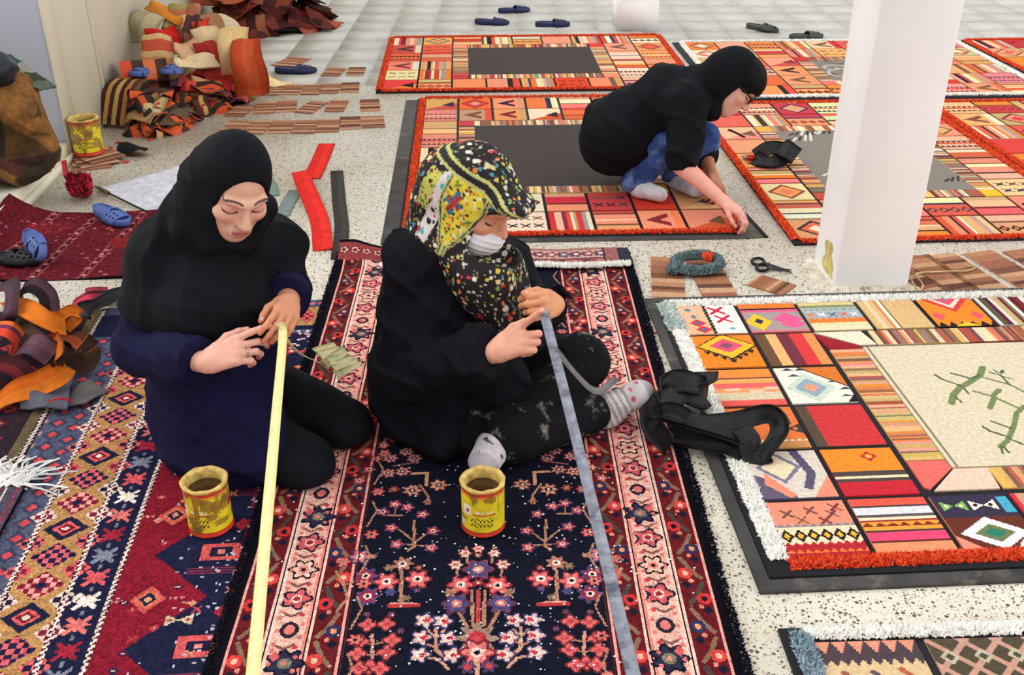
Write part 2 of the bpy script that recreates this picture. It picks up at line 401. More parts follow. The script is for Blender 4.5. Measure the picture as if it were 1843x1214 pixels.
# left wall, its corner and the low sill of the recess before it
WD = unit([-.0645, .998, 0]); WN = np.array([WD[1], -WD[0], 0])       # along the wall, and out of it into the room
C0 = np.array([-2.1, 4.735, 0])
def slab(name, a, b, nrm, th, z0, z1, mat):
    """a wall from a to b whose visible face lies on the line a-b; th thick away from nrm"""
    a = np.asarray(a, float); b = np.asarray(b, float); n = np.asarray(nrm, float)
    V = []
    for q in (a, b, b - n * th, a - n * th): V += [(q[0], q[1], z0), (q[0], q[1], z1)]
    F = [[0, 2, 3, 1], [2, 4, 5, 3], [4, 6, 7, 5], [6, 0, 1, 7], [1, 3, 5, 7], [0, 6, 4, 2]]
    return struct(link(name, mesh(name, V, F), mat))
slab('wall_left', C0 + WD * .1, C0 + WD * 6.5, WN, .25, 0, 3.1, M_CREAM)
slab('wall_back', C0 + [-1.6, 0, 0], C0, (0, -1, 0), .12, 0, 3.1, M_PALEB)
slab('trim_3', C0 + [.004, -.003, 0], C0 + [.004, .135, 0], (1, 0, 0), .006, 0, 3.1, M_CREAM)
slab('baseboard_left', C0 - WD * 3.2, C0, WN, .9, 0, .085, M_CREAM)
slab('trim_1', C0 - WD * 3.2 + WN * .018, C0 + WN * .018, WN, .02, 0, .035, M_CREAM)
s = C0 + WD * .62
slab('trim_2', s + WN * .014, s + WD * .045 + WN * .014, WN, .02, 0, 3.1, M_CREAM)

def pillar(name, corner, ang, a, b, h, plinth=None):
    """corner: the front left foot of the shaft"""
    c, s_ = math.cos(ang), math.sin(ang); r = .006
    pts = [(r, 0), (a - r, 0), (a, r), (a, b - r), (a - r, b), (r, b), (0, b - r), (0, r)]
    V = []; zs = (0, .06, h)
    for z in zs: V += [(x, y, z) for x, y in pts]
    F = []
    for k in range(len(zs) - 1):
        for i in range(8): j = (i + 1) % 8; F.append([k * 8 + i, k * 8 + j, k * 8 + 8 + j, k * 8 + 8 + i])
    o = struct(link(name, mesh(name, V, F), M_WHITE, None, corner, (0, 0, ang)))
    if plinth:
        e, ph = plinth
        link('plinth', boxmesh('plinth', -e, a + e, -e, b + e, 0, ph), M_WHITE, o)
    return o
PA = math.radians(2.5)
p1 = pillar('pillar', (1.147, 3.325, 0), PA, .268, .235, 3.1)
p1['label'] = 'square white painted pillar'
# crumbled mortar round the pillar's foot, and the glue stain on its corner
def crumbs(x0, x1, y0, y1, n, parent):
    V, F = [], []
    for k in range(n):
        cx, cy = RNG.uniform(x0, x1), RNG.uniform(y0, y1); r = RNG.uniform(.006, .022); hh = r * RNG.uniform(.5, .9); i0 = len(V)
        for i in range(5): a = i * 1.257 + RNG.uniform(-.3, .3); V.append((cx + r * math.cos(a) * 1.3, cy + r * math.sin(a), -.001))
        V.append((cx + RNG.uniform(-.003, .003), cy, hh))
        for i in range(5): F.append([i0 + i, i0 + (i + 1) % 5, i0 + 5])
    return link('mortar', mesh('mortar', V, F), M_PLAST, parent)
crumbs(-.02, .29, -.03, .004, 70, p1); crumbs(-.05, .004, -.02, .24, 50, p1)
st = [(-.0015, .02 + .01 * k + .012 * math.sin(k * 2.1), .02 + .02 * k) for k in range(7)] + [(-.0015, .14 + .012 * math.sin(k * 1.7), .13 - .018 * k) for k in range(7)]
def fan(name, pts, mat, parent):
    c = np.mean(pts, 0); V = list(map(tuple, pts)) + [tuple(c)]; n = len(pts)
    return link(name, mesh(name, V, [[i, (i + 1) % n, n] for i in range(n)]), mat, parent)
fan('stain', st, M_STAIN, p1)
p2 = pillar('pillar', (.775, 7.60, 0), PA, .25, .25, 3.1, (.022, .2))
p2['label'] = 'white pillar with plinth at the far end'

# ================================================================== PATCHWORK RUGS
OR, RD, SA, CR, TN, BK, BR, PK, YE, NV, WH, GY, GN, MA, TQ = ((226, 118, 52), (198, 62, 58), (228, 138, 112), (226, 208, 172), (200, 156, 108), (34, 30, 32), (112, 78, 60),
    (222, 100, 124), (226, 172, 62), (52, 50, 76), (228, 222, 208), (150, 146, 138), (104, 116, 76), (130, 44, 48), (52, 106, 104))
def stripes(w_, axis, cols, wds=None, jag=0.):
    L = w_.w if axis == 'x' else w_.h; wds = wds or [1] * len(cols); e = np.r_[0, np.cumsum(wds)] / sum(wds) * L
    for c, a, b in zip(cols, e[:-1], e[1:]):
        if axis == 'x': w_.rect(a, 0, b, w_.h, c)
        else: w_.rect(0, a, w_.w, b, c)
    return w_
def zig(w_, y, amp, per, c, up=True):
    n = int(w_.w / per) + 1
    for k in range(n):
        x = k * per
        w_.poly([(x, y), (x + per, y), (x + per / 2, y + (amp if up else -amp))], c)
    return w_
def chain(w_, y, r, c, c2, n):
    for k in range(n): x = (k + .5) * w_.w / n; w_.dia(x, y, w_.w / n * .52, r, c); w_.dia(x, y, w_.w / n * .26, r * .5, c2)
    return w_
def bow(w_, cx, cy, r, c, c2):
    w_.poly([(cx - r, cy - r * .6), (cx, cy), (cx - r, cy + r * .6)], c); w_.poly([(cx + r, cy - r * .6), (cx, cy), (cx + r, cy + r * .6)], c)
    w_.dia(cx - r * .6, cy, r * .22, r * .22, c2); w_.dia(cx + r * .6, cy, r * .22, r * .22, c2); return w_
def cross(w_, cx, cy, r, c):
    return w_.line([(cx - r, cy - r), (cx + r, cy + r)], r * .5, c).line([(cx - r, cy + r), (cx + r, cy - r)], r * .5, c)

def jig(c, a=9): return tuple(int(v) for v in np.clip(np.array(c) + RNG.normal(0, a, 3), 8, 245))
WARM = [OR, RD, SA, SA, CR, TN, TN, (236, 150, 90), (214, 92, 70), (232, 176, 136), CR, (206, 84, 60)]
def random_patch(w, h, cell):
    pick = lambda: jig(WARM[RNG.integers(len(WARM))])
    dark = lambda: jig([BK, BR, MA, NV, (60, 46, 44)][RNG.integers(5)], 6)
    bg = pick(); P = Weave(w, h, cell, bg); k = RNG.integers(11)
    if k == 0: stripes(P, 'y', [pick(), dark(), pick(), CR, pick(), dark(), pick()], [4, 1, 3, 1, 4, 1, 2])
    elif k == 1: stripes(P, 'x', [pick(), pick(), dark(), pick(), CR, pick(), pick(), GY, pick()], RNG.uniform(.5, 2, 9).tolist())
    elif k == 2:
        P.dia(w / 2, h / 2, w * .46, h * .46, dark()); P.dia(w / 2, h / 2, w * .36, h * .36, pick()); P.dia(w / 2, h / 2, w * .18, h * .18, pick())
    elif k == 3:
        c = dark(); zig(P, h * .15, h * .16, w / 7, c); zig(P, h * .62, h * .16, w / 7, c, False); P.rect(0, h * .4, w, h * .5, pick())
    elif k == 4:
        c = dark(); P.poly([(w * .1, h * .5), (w * .7, h * .85), (w * .7, h * .65), (w * .45, h * .5), (w * .7, h * .35), (w * .7, h * .15)], c); P.rect(w * .8, 0, w, h, pick())
    elif k == 5: P.rect(0, 0, w, h * .35, pick()); P.rect(0, h * .35, w, h * .42, dark()); P.rect(0, h * .8, w, h, pick())
    elif k == 6:
        for a in range(3):
            for b in range(2): cross(P, w * (.2 + .3 * a), h * (.3 + .4 * b), min(w, h) * .1, dark())
    elif k == 7: chain(P, h * .3, h * .15, dark(), pick(), 4); P.rect(0, h * .6, w, h * .7, dark()); P.rect(0, h * .7, w, h, pick())
    elif k == 8: P.poly([(0, 0), (w, 0), (w, h * .6)], pick()); P.poly([(w * .5, h * .4), (w * .9, h * .2), (w * .9, h * .7)], dark())
    elif k == 9: P.rect(w * .62, 0, w * .8, h, dark()); P.rect(w * .8, 0, w, h, pick())
    return P
STRIPEC = [(150, 98, 74), (196, 150, 112), (222, 196, 160), (170, 84, 66), (120, 84, 70), (206, 120, 90), (214, 170, 90), (140, 120, 104), (226, 208, 176), (110, 62, 58)]
def thin_stripes(w, h, cell, axis, pal=STRIPEC):
    P = Weave(w, h, cell, CR); L = w if axis == 'x' else h; n = max(4, int(L / .012))
    return stripes(P, axis, [jig(pal[RNG.integers(len(pal))], 8) for _ in range(n)], RNG.uniform(.4, 1.5, n).tolist())

def quadlist(name, polys, cols, z, sk=.004):
    V, F, C = [], [], []
    for pl, c in zip(polys, cols):
        c = lin(c); n = len(V); k = len(pl)
        if k == 3: pl = list(pl) + [pl[-1]]
        V += [(x, y, z) for x, y in pl]; F.append([n, n + 1, n + 2, n + 3]); C.append(c)
        m = len(pl)
        for i in range(m):
            a, b = pl[i], pl[(i + 1) % m]; n = len(V); V += [(*a, z - sk), (*b, z - sk), (*b, z), (*a, z)]; F.append([n, n + 1, n + 2, n + 3]); C.append(c)
    return mesh(name, V, F, C)

ZT = .013
def rug_base(R, W, L, margin, board=None, m_back=M_BACK):
    if board: link('backing_board', boxmesh('backing_board', board[0], board[1], board[2], board[3], 0, .004), M_BOARD, R)
    link('backing', boxmesh('backing', -margin[0], W + margin[1], -margin[2], L + margin[3], .0005, .009), m_back, R)
def edges(R, W, L, wid, cols, ln=.011, sides='ltrb', per=2200):
    S = {'l': ((-wid / 2, 0), (-wid / 2, L)), 'r': ((W + wid / 2, 0), (W + wid / 2, L)), 'b': ((0, -wid / 2), (W, -wid / 2)), 't': ((0, L + wid / 2), (W, L + wid / 2))}
    for s_ in sides:
        a, b = S[s_]; n = 16
        pts = [(a[0] + (b[0] - a[0]) * t, a[1] + (b[1] - a[1]) * t, .01) for t in np.linspace(0, 1, n)]
        link('pile_edge', fuzz('pile_edge', pts, wid, cols[s_] if isinstance(cols, dict) else cols, per, ln), M_FUZZ, R)
def put_patch(R, P, x, y, name='patch', z=ZT):
    return link(name, P.merged(name, skirt=.005), M_WOVEN, R, (x, y, z))

def patch_rug(label, loc, ang, W, L, nc, nr, cen, cell, fr, margin=(.03, .03, .03, .03), board=None, centre='dark', joint=.014, wid=.03, sides='ltrb', frl=.011, ring=.09, group=None, vis=None):
    R = root('patchwork_rug', label, 'rug', loc, math.radians(ang), group)
    rug_base(R, W, L, margin, board); edges(R, W, L, wid, fr, frl, sides)
    cw, rh = W / nc, L / nr; c0, c1, r0, r1 = cen
    for i in range(nc):
        for j in range(nr):
            if c0 <= i < c1 and r0 <= j < r1: continue
            put_patch(R, random_patch(cw - joint, rh - joint, cell), i * cw + joint / 2, j * rh + joint / 2)
    X0, X1, Y0, Y1 = c0 * cw, c1 * cw, r0 * rh, r1 * rh; g = ring; j2 = joint / 3
    for (x, y, w_, h_, ax) in ((X0 + j2, Y0 + g, g - j2, Y1 - Y0 - 2 * g, 'y'), (X1 - g, Y0 + g, g - j2, Y1 - Y0 - 2 * g, 'y'), (X0 + g, Y0 + j2, X1 - X0 - 2 * g, g - j2, 'x'), (X0 + g, Y1 - g, X1 - X0 - 2 * g, g - j2, 'x')):
        nseg = 3 if ax == 'x' else 2
        for q in range(nseg):
            if ax == 'x': put_patch(R, thin_stripes(w_ / nseg - .003, h_, cell, 'x'), x + q * w_ / nseg, y)
            else: put_patch(R, thin_stripes(w_, h_ / nseg - .003, cell, 'y'), x, y + q * h_ / nseg)
    for (x, y) in ((X0, Y0), (X1 - g, Y0), (X0, Y1 - g), (X1 - g, Y1 - g)):
        put_patch(R, Weave(g - .006, g - .006, cell, jig([OR, YE, SA, RD][RNG.integers(4)])), x + .003, y + .003)
    w_, h_ = X1 - X0 - 2 * g, Y1 - Y0 - 2 * g
    if centre == 'dark': P = Weave(w_ - .004, h_ - .004, .05, (70, 64, 62))
    else:
        P = Weave(w_ - .004, h_ - .004, cell * .8, (128, 122, 114))
        if centre == 'branch':
            for k in range(16):
                a = RNG.uniform(0, w_), RNG.uniform(0, h_)
                for q in range(5):
                    d = .03 + .02 * q; P.line([(a[0] + q * .03, a[1]), (a[0] + q * .03 + .03, a[1] + d)], .012, [(60, 56, 54), (214, 208, 198)][RNG.integers(2)])
        else:
            for k in range(12):
                cx, cy = RNG.uniform(0, w_), RNG.uniform(0, h_); r = RNG.uniform(.05, .16)
                P.line([(cx + r * (1 - q / 14) * math.cos(q * .55), cy + r * (1 - q / 14) * math.sin(q * .55)) for q in range(13)], .018, [(92, 84, 78), (186, 178, 166)][RNG.integers(2)])
    put_patch(R, P, X0 + g, Y0 + g, 'centre_panel')
    return R
FR = [(232, 84, 44), (214, 58, 34), (240, 104, 60), (196, 44, 30)]
FW = [(255, 253, 246), (250, 247, 238), (255, 255, 252), (244, 240, 228)]
FB = [(128, 150, 164), (160, 178, 188), (104, 124, 138)]
GRP = None
patch_rug('patchwork rug with orange edge and dark blank centre, beside the far slippers', (-.755, 5.935, 0), 2.6, 1.83, 1.36, 9, 6, (2, 7, 1, 5), .008, FR, ring=.1, joint=.012)
RB = patch_rug('patchwork rug with dark blank centre under the crouching person', (-.405, 3.79, 0), 2.4, 1.30, 1.96, 7, 9, (1, 6, 2, 7), .006, FR, margin=(.045, .02, .035, .01),
          board=(-.11, 1.34, -.075, 1.97), ring=.085)
patch_rug('patchwork rug with orange edge and grey branch motif, behind the white pillar', (1.125, 3.735, 0), 3.2, 1.235, 1.90, 6, 9, (1, 5, 2, 7), .0065, FR, centre='branch', margin=(.03, .01, .03, .01), ring=.085)
patch_rug('white edged patchwork rug with grey scroll centre, behind the crouching person', (1.225, 5.80, 0), 2.4, 1.86, 1.36, 9, 6, (3, 7, 1, 4), .008, FW, centre='scroll', margin=(.07, .02, .06, .02), ring=.09, joint=.012)
patch_rug('orange edged patchwork rug beyond the white edged rug', (3.2, 6.02, 0), 3.4, 1.4, 1.2, 6, 5, (2, 4, 1, 4), .009, FR, ring=.07)
patch_rug('orange edged patchwork rug right of the rug behind the pillar', (2.435, 3.9, 0), 3.2, 1.3, 1.78, 6, 8, (2, 4, 2, 6), .008, FR, ring=.07)
# cloth square that the crouching person trims at the rug's corner
tb = root('grey_backing_scrap', 'thin grey backing cloth flap at corner being cut', 'cloth', gp(1330, 400), math.radians(8))
link('cloth', boxmesh('cloth', -.07, .06, -.17, .16, .0, .003), material('grey_brown_cloth', (92, 88, 76), var=.3, wear=(150, 144, 120), wscale=20), tb)
link('hem', boxmesh('hem', .045, .062, -.172, .162, .0, .0045), M_BACK, tb)

# ---- the large rug in front, on its board
GW, GL = 1.86, 1.30
RG = root('patchwork_rug', 'large patchwork rug with cream panel and green branches on dark board', 'rug', (.632, 1.842, 0), math.radians(3.6))
link('backing_board', boxmesh('backing_board', -.085, GW + .08, -.085, GL + .085, 0, .012), M_BOARD, RG)
link('backing', boxmesh('backing', -.055, GW + .05, -.05, GL + .045, .012, .02), M_BACK, RG)
ZG = .025; J = .015; CP, RP = .2066, .2165
def cell_w(c, r, bg): return Weave(CP - J, RP - J, .0035, bg)
def gput(P, c, r, dx=0, dy=0): return put_patch(RG, P, c * CP + J / 2 + dx, r * RP + J / 2 + dy, 'patch', ZG)
a, b = CP - J, RP - J
# left two columns, from the near edge up
P = cell_w(0, 0, SA)
for (x, y) in ((.04, .155), (.1, .165), (.15, .15), (.07, .13), (.165, .175), (.125, .125)): cross(P, x, y, .012, jig((110, 72, 66), 10))
P.rect(0, .04, a, .105, CR); zig(P, .105, .012, .02, (120, 122, 140)); chain(P, .072, .024, BK, YE, 6); P.rect(0, 0, a, .038, (170, 40, 48)); zig(P, .038, .012, .02, (170, 40, 48)); zig(P, .01, .014, .02, OR)
gput(P, 0, 0)
P = cell_w(1, 0, SA); stripes(P, 'y', [(224, 140, 100), (92, 40, 40), (228, 70, 110), (70, 56, 52), (236, 150, 60), (150, 60, 50), CR, (90, 80, 84), (214, 210, 214), (70, 56, 60), (226, 86, 70)], [3, .7, 2.6, .7, 2.4, .7, 1, .7, 2.4, .7, 2.4])
zig(P, .095, .014, .03, (120, 50, 30)); gput(P, 1, 0)
P = cell_w(2, 0, (54, 48, 70)); P.rect(0, 0, a, .115, (98, 48, 38)); P.dia(.1, .055, .085, .06, (226, 222, 226)); P.dia(.1, .055, .05, .034, GN); P.dia(.1, .055, .03, .018, (44, 120, 96))
P.poly([(a, 0), (a, .07), (.13, .0)], (236, 214, 204)); P.poly([(a, 0), (a, .03), (.16, 0)], SA); P.poly([(0, 0), (.05, 0), (0, .05)], SA)
bow(P, .045, .16, .03, (120, 170, 90), CR); bow(P, .12, .16, .032, WH, BK); P.rect(.165, .13, a, .19, (70, 160, 190)); gput(P, 2, 0)
P = cell_w(0, 1, (208, 198, 184)); P.poly([(0, 0), (.09, 0), (.02, .09), (0, .1)], (98, 86, 110)); P.poly([(.02, .06), (.07, .0), (.09, .01), (.03, .11)], SA)
P.dia(.075, .13, .06, .07, (120, 116, 140)); P.dia(.075, .13, .045, .055, CR); P.poly([(.12, .2), (.145, .2), (.165, .1), (.135, .03), (.115, .04), (.14, .1)], (88, 80, 106)); P.poly([(.13, 0), (a, 0), (a, .09)], SA)
gput(P, 0, 1)
P = cell_w(1, 1, (224, 134, 44)); P.rect(0, 0, a, .055, (190, 40, 54)); P.rect(0, .055, a, .1, (78, 66, 62)); P.rect(0, .07, a, .08, CR); P.flower(.12, .165, .022, (186, 44, 50), YE, None, None, 4); gput(P, 1, 1)
P = cell_w(0, 2, (220, 116, 62)); P.rect(0, .0, a, .04, (198, 140, 86)); zig(P, .03, .012, .02, CR); bow(P, .12, .14, .05, (70, 58, 54), OR); bow(P, .15, .09, .04, (70, 58, 54), OR); gput(P, 0, 2)
P = cell_w(1, 2, (196, 56, 58)); P.rect(0, 0, .03, b, (86, 72, 60)); gput(P, 1, 2)
P = cell_w(0, 3, (214, 178, 140)); stripes(P, 'y', [(222, 92, 84), (206, 190, 160), (226, 150, 100), (226, 100, 96), (232, 160, 90), (100, 44, 56), (228, 136, 62)], [2, 3, 1.6, 2, 1.6, .6, 3.4])
for x, y in ((.03, .08), (.1, .07), (.15, .085)): P.rect(x, y, x + .045, y + .014, (226, 186, 160))
gput(P, 0, 3)
P = cell_w(1, 3, (226, 222, 206)); P.poly([(.08, b), (a, b), (a, .09)], (206, 112, 48)); P.line([(.075, b), (a, .085)], .006, BK)
P.dia(.08, .085, .075, .08, (190, 204, 190)); P.dia(.08, .085, .05, .052, (140, 160, 176)); P.dia(.08, .085, .024, .026, (228, 150, 120))
for x, y in ((.02, .185), (.03, .15), (.135, .11), (.16, .07), (.15, .03), (.06, .185)): P.poly([(x, y), (x + .04, y), (x + .02, y + .014)], (60, 66, 72))
P.poly([(a - .03, 0), (a, 0), (a, .04)], BK); gput(P, 1, 3)
P = cell_w(0, 4, (232, 128, 40)); P.dia(.1, .13, .098, .085, (50, 42, 40)); P.dia(.1, .132, .09, .076, (238, 178, 50)); P.dia(.1, .135, .055, .045, (222, 80, 110)); P.dia(.1, .135, .025, .02, (130, 80, 100))
for k in range(4): P.poly([(.02 + k * .022, .105 - k * .018), (.045 + k * .022, .1 - k * .018), (.03 + k * .022, .08 - k * .018)], (50, 42, 40)); P.poly([(.18 - k * .022, .105 - k * .018), (.155 - k * .022, .1 - k * .018), (.17 - k * .022, .08 - k * .018)], (50, 42, 40))
gput(P, 0, 4)
P = cell_w(1, 4, TN); stripes(P, 'x', [(104, 76, 56), (228, 170, 110), (112, 50, 62), (206, 60, 62), (214, 140, 82)], [1.1, 1.2, 1.3, 1.5, 1.1]); gput(P, 1, 4)
P = cell_w(0, 5, (238, 176, 140)); P.rect(.085, 0, a, b, (228, 224, 216)); P.line([(.085 + .006 * (k % 2), b * k / 20) for k in range(21)], .01, (54, 48, 40))
for x, y in ((.03, .17), (.04, .12)): P.dia(x, y, .012, .016, (80, 130, 140))
for x, y in ((.045, .075), (.055, .03)): P.dia(x, y, .028, .026, (204, 50, 64)); P.dia(x, y, .013, .012, (70, 110, 140))
cross(P, .125, .16, .022, (200, 40, 66)); cross(P, .135, .1, .022, (200, 40, 66)); P.dia(.15, .03, .012, .012, (120, 160, 190)); gput(P, 0, 5)
P = cell_w(1, 5, (158, 146, 142)); P.rect(0, .165, a, b, OR); P.rect(0, .155, a, .168, BK); P.rect(0, .138, a, .155, (228, 90, 130)); P.rect(0, 0, a, .012, (214, 110, 120))
P.dia(.04, .07, .045, .06, (224, 184, 50)); P.dia(.042, .075, .018, .02, NV); P.dia(.14, .085, .05, .05, (232, 90, 140)); P.dia(.15, .05, .045, .03, (232, 90, 140)); gput(P, 1, 5)
P = cell_w(2, 5, (214, 204, 170)); stripes(P, 'y', [CR, (214, 206, 160), OR, (150, 166, 172), (160, 174, 178), (130, 136, 100), (206, 190, 130)], [2, 1.2, 1.6, 3, 2, 1, 1.6]); zig(P, .075, .016, .022, OR); zig(P, .15, .012, .022, (130, 140, 100), False)
for k in range(5): cross(P, .02 + .037 * k, .11, .011, [OR, (240, 230, 220), (60, 80, 100), (220, 90, 50), WH][k])
gput(P, 2, 5)
P = cell_w(3, 5, (206, 172, 122)); 
for x, c, q in ((.055, (214, 110, 70), .006), (.065, (236, 224, 200), .01), (.08, (80, 54, 58), .005), (.02, (222, 192, 150), .02)): P.rect(x, 0, x + q, b, c)
gput(P, 3, 5)
P = cell_w(4, 5, (230, 134, 44)); P.dia(.1, b, .085, .1, (214, 60, 60)); P.dia(.1, b, .06, .075, (238, 214, 190)); P.dia(.1, b, .045, .05, (220, 80, 110)); P.dia(.1, b, .02, .022, (150, 120, 120))
zig(P, 0, .035, .035, (40, 34, 32)); P.dia(.1, 0, .045, .03, (240, 186, 50))
for x in (.03, .16): P.dia(x, .075, .022, .03, (226, 90, 100))
gput(P, 4, 5)
for c in (5, 6, 7, 8): gput(thin_stripes(a, b, .0035, 'x', [(110, 40, 50), (226, 214, 204), (120, 112, 100), (84, 66, 64), (150, 60, 64), (190, 160, 130)]) if c == 5 else random_patch(a, b, .005), c, 5)
for c in (7, 8):
    for r in range(5): gput(random_patch(a, b, .005), c, r)
for c in (3, 4, 5, 6): gput(random_patch(a, b, .004), c, 0)
# the inner ring and the cream panel
x0, x1, y0, y1 = 2 * CP + .012, 7 * CP - .012, RP + .012, 5 * RP - .002; g = .105
put_patch(RG, thin_stripes(g, .60, .003, 'y', [(200, 120, 84), (146, 92, 76), (220, 130, 60), (226, 150, 130), (120, 84, 70), (190, 160, 110), (160, 76, 66), (214, 170, 120)]), x0, y0 + .135, 'patch', ZG)
link('patch', quadlist('patch', [[(x0, y0 + .74), (x0 + g, y0 + .74), (x0 + g, y1 - g + .005), (x0 - .02, y1 - .01)]], [(146, 34, 46)], 0, .005), M_WOVEN, RG, (0, 0, ZG))
link('patch', quadlist('patch', [[(x0, y0 + .02), (x0 + .012, y0 + .01), (x0 + g, y0 + .095), (x0 + g - .002, y0 + .13)], [(x0, y0 + .02), (x0 + g - .002, y0 + .13), (x0 + g - .002, y0 + .131), (x0, y0 + .131)]], [(226, 104, 96)] * 2, 0, .005), M_WOVEN, RG, (0, 0, ZG))
link('patch', quadlist('patch', [[(x0 + .02, y0 + .003), (x0 + .19, y0 + .003), (x0 + .2, y0 + .092), (x0 + g + .004, y0 + .092)]], [(220, 190, 170)], 0, .005), M_WOVEN, RG, (0, 0, ZG))
put_patch(RG, thin_stripes(.5, .088, .003, 'x'), x0 + .2, y0 + .003, 'patch', ZG)
put_patch(RG, thin_stripes(.2, .088, .003, 'x'), x0 + .705, y0 + .003, 'patch', ZG)
link('patch', quadlist('patch', [[(x0 - .015, y1 - .003), (x0 + g, y1 - g + .012), (x0 + .16, y1 - g + .012), (x0 + .14, y1 - .003)]], [(228, 212, 188)], 0, .005), M_WOVEN, RG, (0, 0, ZG))
for k in range(5): put_patch(RG, thin_stripes(.146, g - .012, .003, 'x'), x0 + .165 + k * .15, y1 - g + .01, 'patch', ZG)
put_patch(RG, thin_stripes(g, .75, .004, 'y'), x1 - g, y0 + .1, 'patch', ZG)
pw, ph = x1 - x0 - 2 * g - .008, y1 - y0 - .1 - g; px0, py0 = x0 + g + .004, y0 + .098
P = Weave(pw, ph, .0035, (208, 196, 170))
P.rect(.012, 0, .0165, ph, (130, 120, 96))
GNc = (112, 128, 84); GN2 = (84, 98, 70)
th = math.radians(3.6); cg, sg = math.cos(th), math.sin(th)
def loc_g(cx, cy):                        # a point of the branch drawing, on the panel
    q = gp(1500 + cx / 4.187, 540 + cy / 4.187, ZG) - np.array([.632, 1.842, 0]); return (q[0] * cg + q[1] * sg - px0, -q[0] * sg + q[1] * cg - py0)
for pts, wd, c in (([(1125, 505), (1105, 565), (1020, 620), (960, 655), (905, 710), (890, 775)], .02, GNc), ([(1100, 565), (1040, 590), (890, 550)], .009, GN2), ([(960, 645), (810, 590), (765, 560)], .008, GN2),
    ([(985, 665), (1020, 705)], .007, GN2), ([(920, 725), (965, 770)], .007, GN2), ([(1105, 575), (1330, 635), (1436, 690)], .009, GNc), ([(1330, 640), (1270, 570), (1175, 540)], .007, GN2), ([(1280, 575), (1355, 595)], .006, GN2), ([(1265, 545), (1275, 530)], .012, GN2), ([(1255, 560), (1205, 520)], .005, GN2),
    ([(1060, 685), (1200, 725), (1390, 810), (1436, 810)], .01, GNc), ([(1250, 675), (1210, 710), (1205, 750), (1180, 810)], .016, GNc), ([(1436, 800), (1380, 850), (1365, 930), (1330, 1020), (1310, 1060), (1255, 1105)], .015, GNc),
    ([(1340, 965), (1190, 910)], .008, GN2), ([(1320, 1030), (1180, 985), (1125, 950)], .009, GN2), ([(1330, 1045), (1430, 1085)], .008, GN2), ([(1265, 1100), (1275, 1155)], .007, GN2), ([(1290, 1105), (1320, 1145)], .007, GN2),
    ([(1436, 690), (1600, 760), (1700, 740)], .01, GNc), ([(1436, 810), (1560, 840), (1640, 900), (1650, 1000)], .013, GNc), ([(1560, 840), (1620, 790)], .009, GN2), ([(1640, 900), (1720, 880)], .008, GN2)):
    P.line([loc_g(*q) for q in pts], wd, c)
put_patch(RG, P, px0, py0, 'centre_panel', ZG)
e0 = [(-.018, GL * t, .02) for t in np.linspace(0, 1, 16)]
link('pile_edge', fuzz('pile_edge', e0, .042, FW, 4200, .012), M_FUZZ, RG)
link('pile_edge', fuzz('pile_edge', [(-.03, GL + .012, .02), (GW, GL + .012, .02)], .04, FW, 4000, .012), M_FUZZ, RG)
link('pile_edge', fuzz('pile_edge', [(-.022, GL - .18, .022), (-.03, GL + .01, .022)], .055, [(176, 192, 186), (196, 208, 200), (150, 168, 166)], 4000, .014), M_FUZZ, RG)
link('pile_edge', fuzz('pile_edge', [(0, -.014, .02), (GW, -.014, .02)], .036, FR, 4200, .011), M_FUZZ, RG)
# ---- the rug whose corner shows at the near edge
RH = root('patchwork_rug', 'white and blue fringed patchwork rug with dark lattice patch', 'rug', (.655, .62, 0), math.radians(2.2))
HW, HL = 1.5, 1.0
link('backing', boxmesh('backing', -.05, HW + .05, -.05, HL + .022, .0005, .009), M_BACK, RH)
hw = .236
for i in range(6):
    for j in range(3):
        w_, h_ = hw - .02, .3; x, y = i * hw + .01, HL - .325 - j * .33
        if j == 0 and i == 0:
            P = Weave(w_, h_, .0035, (206, 178, 136)); P.rect(0, .25, w_, h_, (74, 62, 68))
            for k in range(6): P.poly([(k * .036, h_), (k * .036 + .034, h_), (k * .036 + .017, .265)], (214, 140, 116))
            zig(P, .25, .018, .022, (74, 62, 68), False)
            for x_, y_, c in ((.05, .2, (142, 84, 70)), (.11, .2, (92, 76, 86)), (.17, .205, (170, 90, 66)), (.03, .13, (224, 150, 110)), (.1, .12, (214, 180, 70)), (.17, .12, (222, 140, 110))): P.poly([(x_ - .02, y_ + .016), (x_ - .008, y_ + .022), (x_ + .02, y_ - .016), (x_ + .008, y_ - .022)], c)
        elif j == 0 and i == 1:
            P = Weave(w_, h_, .0035, (78, 70, 56))
            for k in range(-3, 6):
                P.line([(k * .07, 0), (k * .07 + .3, .3)], .012, (186, 142, 124)); P.line([(k * .07, .3), (k * .07 + .3, 0)], .012, (186, 142, 124))
            for q in range(4):
                for k in range(4): P.dia(.035 + .07 * k, .04 + .07 * q, .02, .02, (178, 170, 150)); P.dia(.035 + .07 * k, .04 + .07 * q, .01, .01, (78, 70, 56))
        elif j == 0 and i == 2: P = Weave(w_, h_, .004, (186, 190, 190)); zig(P, .2, .03, .04, (120, 130, 140)); P.rect(0, .1, w_, .14, (200, 180, 160))
        else: P = random_patch(w_, h_, .006)
        put_patch(RH, P, x, y)
link('pile_edge', fuzz('pile_edge', [(0, HL + .0, .01), (HW, HL + .0, .01)], .03, FW, 4200, .011), M_FUZZ, RH)
link('pile_edge', fuzz('pile_edge', [(-.012, 0, .012), (-.012, HL, .012)], .04, FB, 4200, .013), M_FUZZ, RH)
# ================================================================== KNOTTED RUGS
def place(o, x, y, ang): o.location = (float(x), float(y), 0); o.rotation_euler = (0, 0, math.radians(ang)); return o
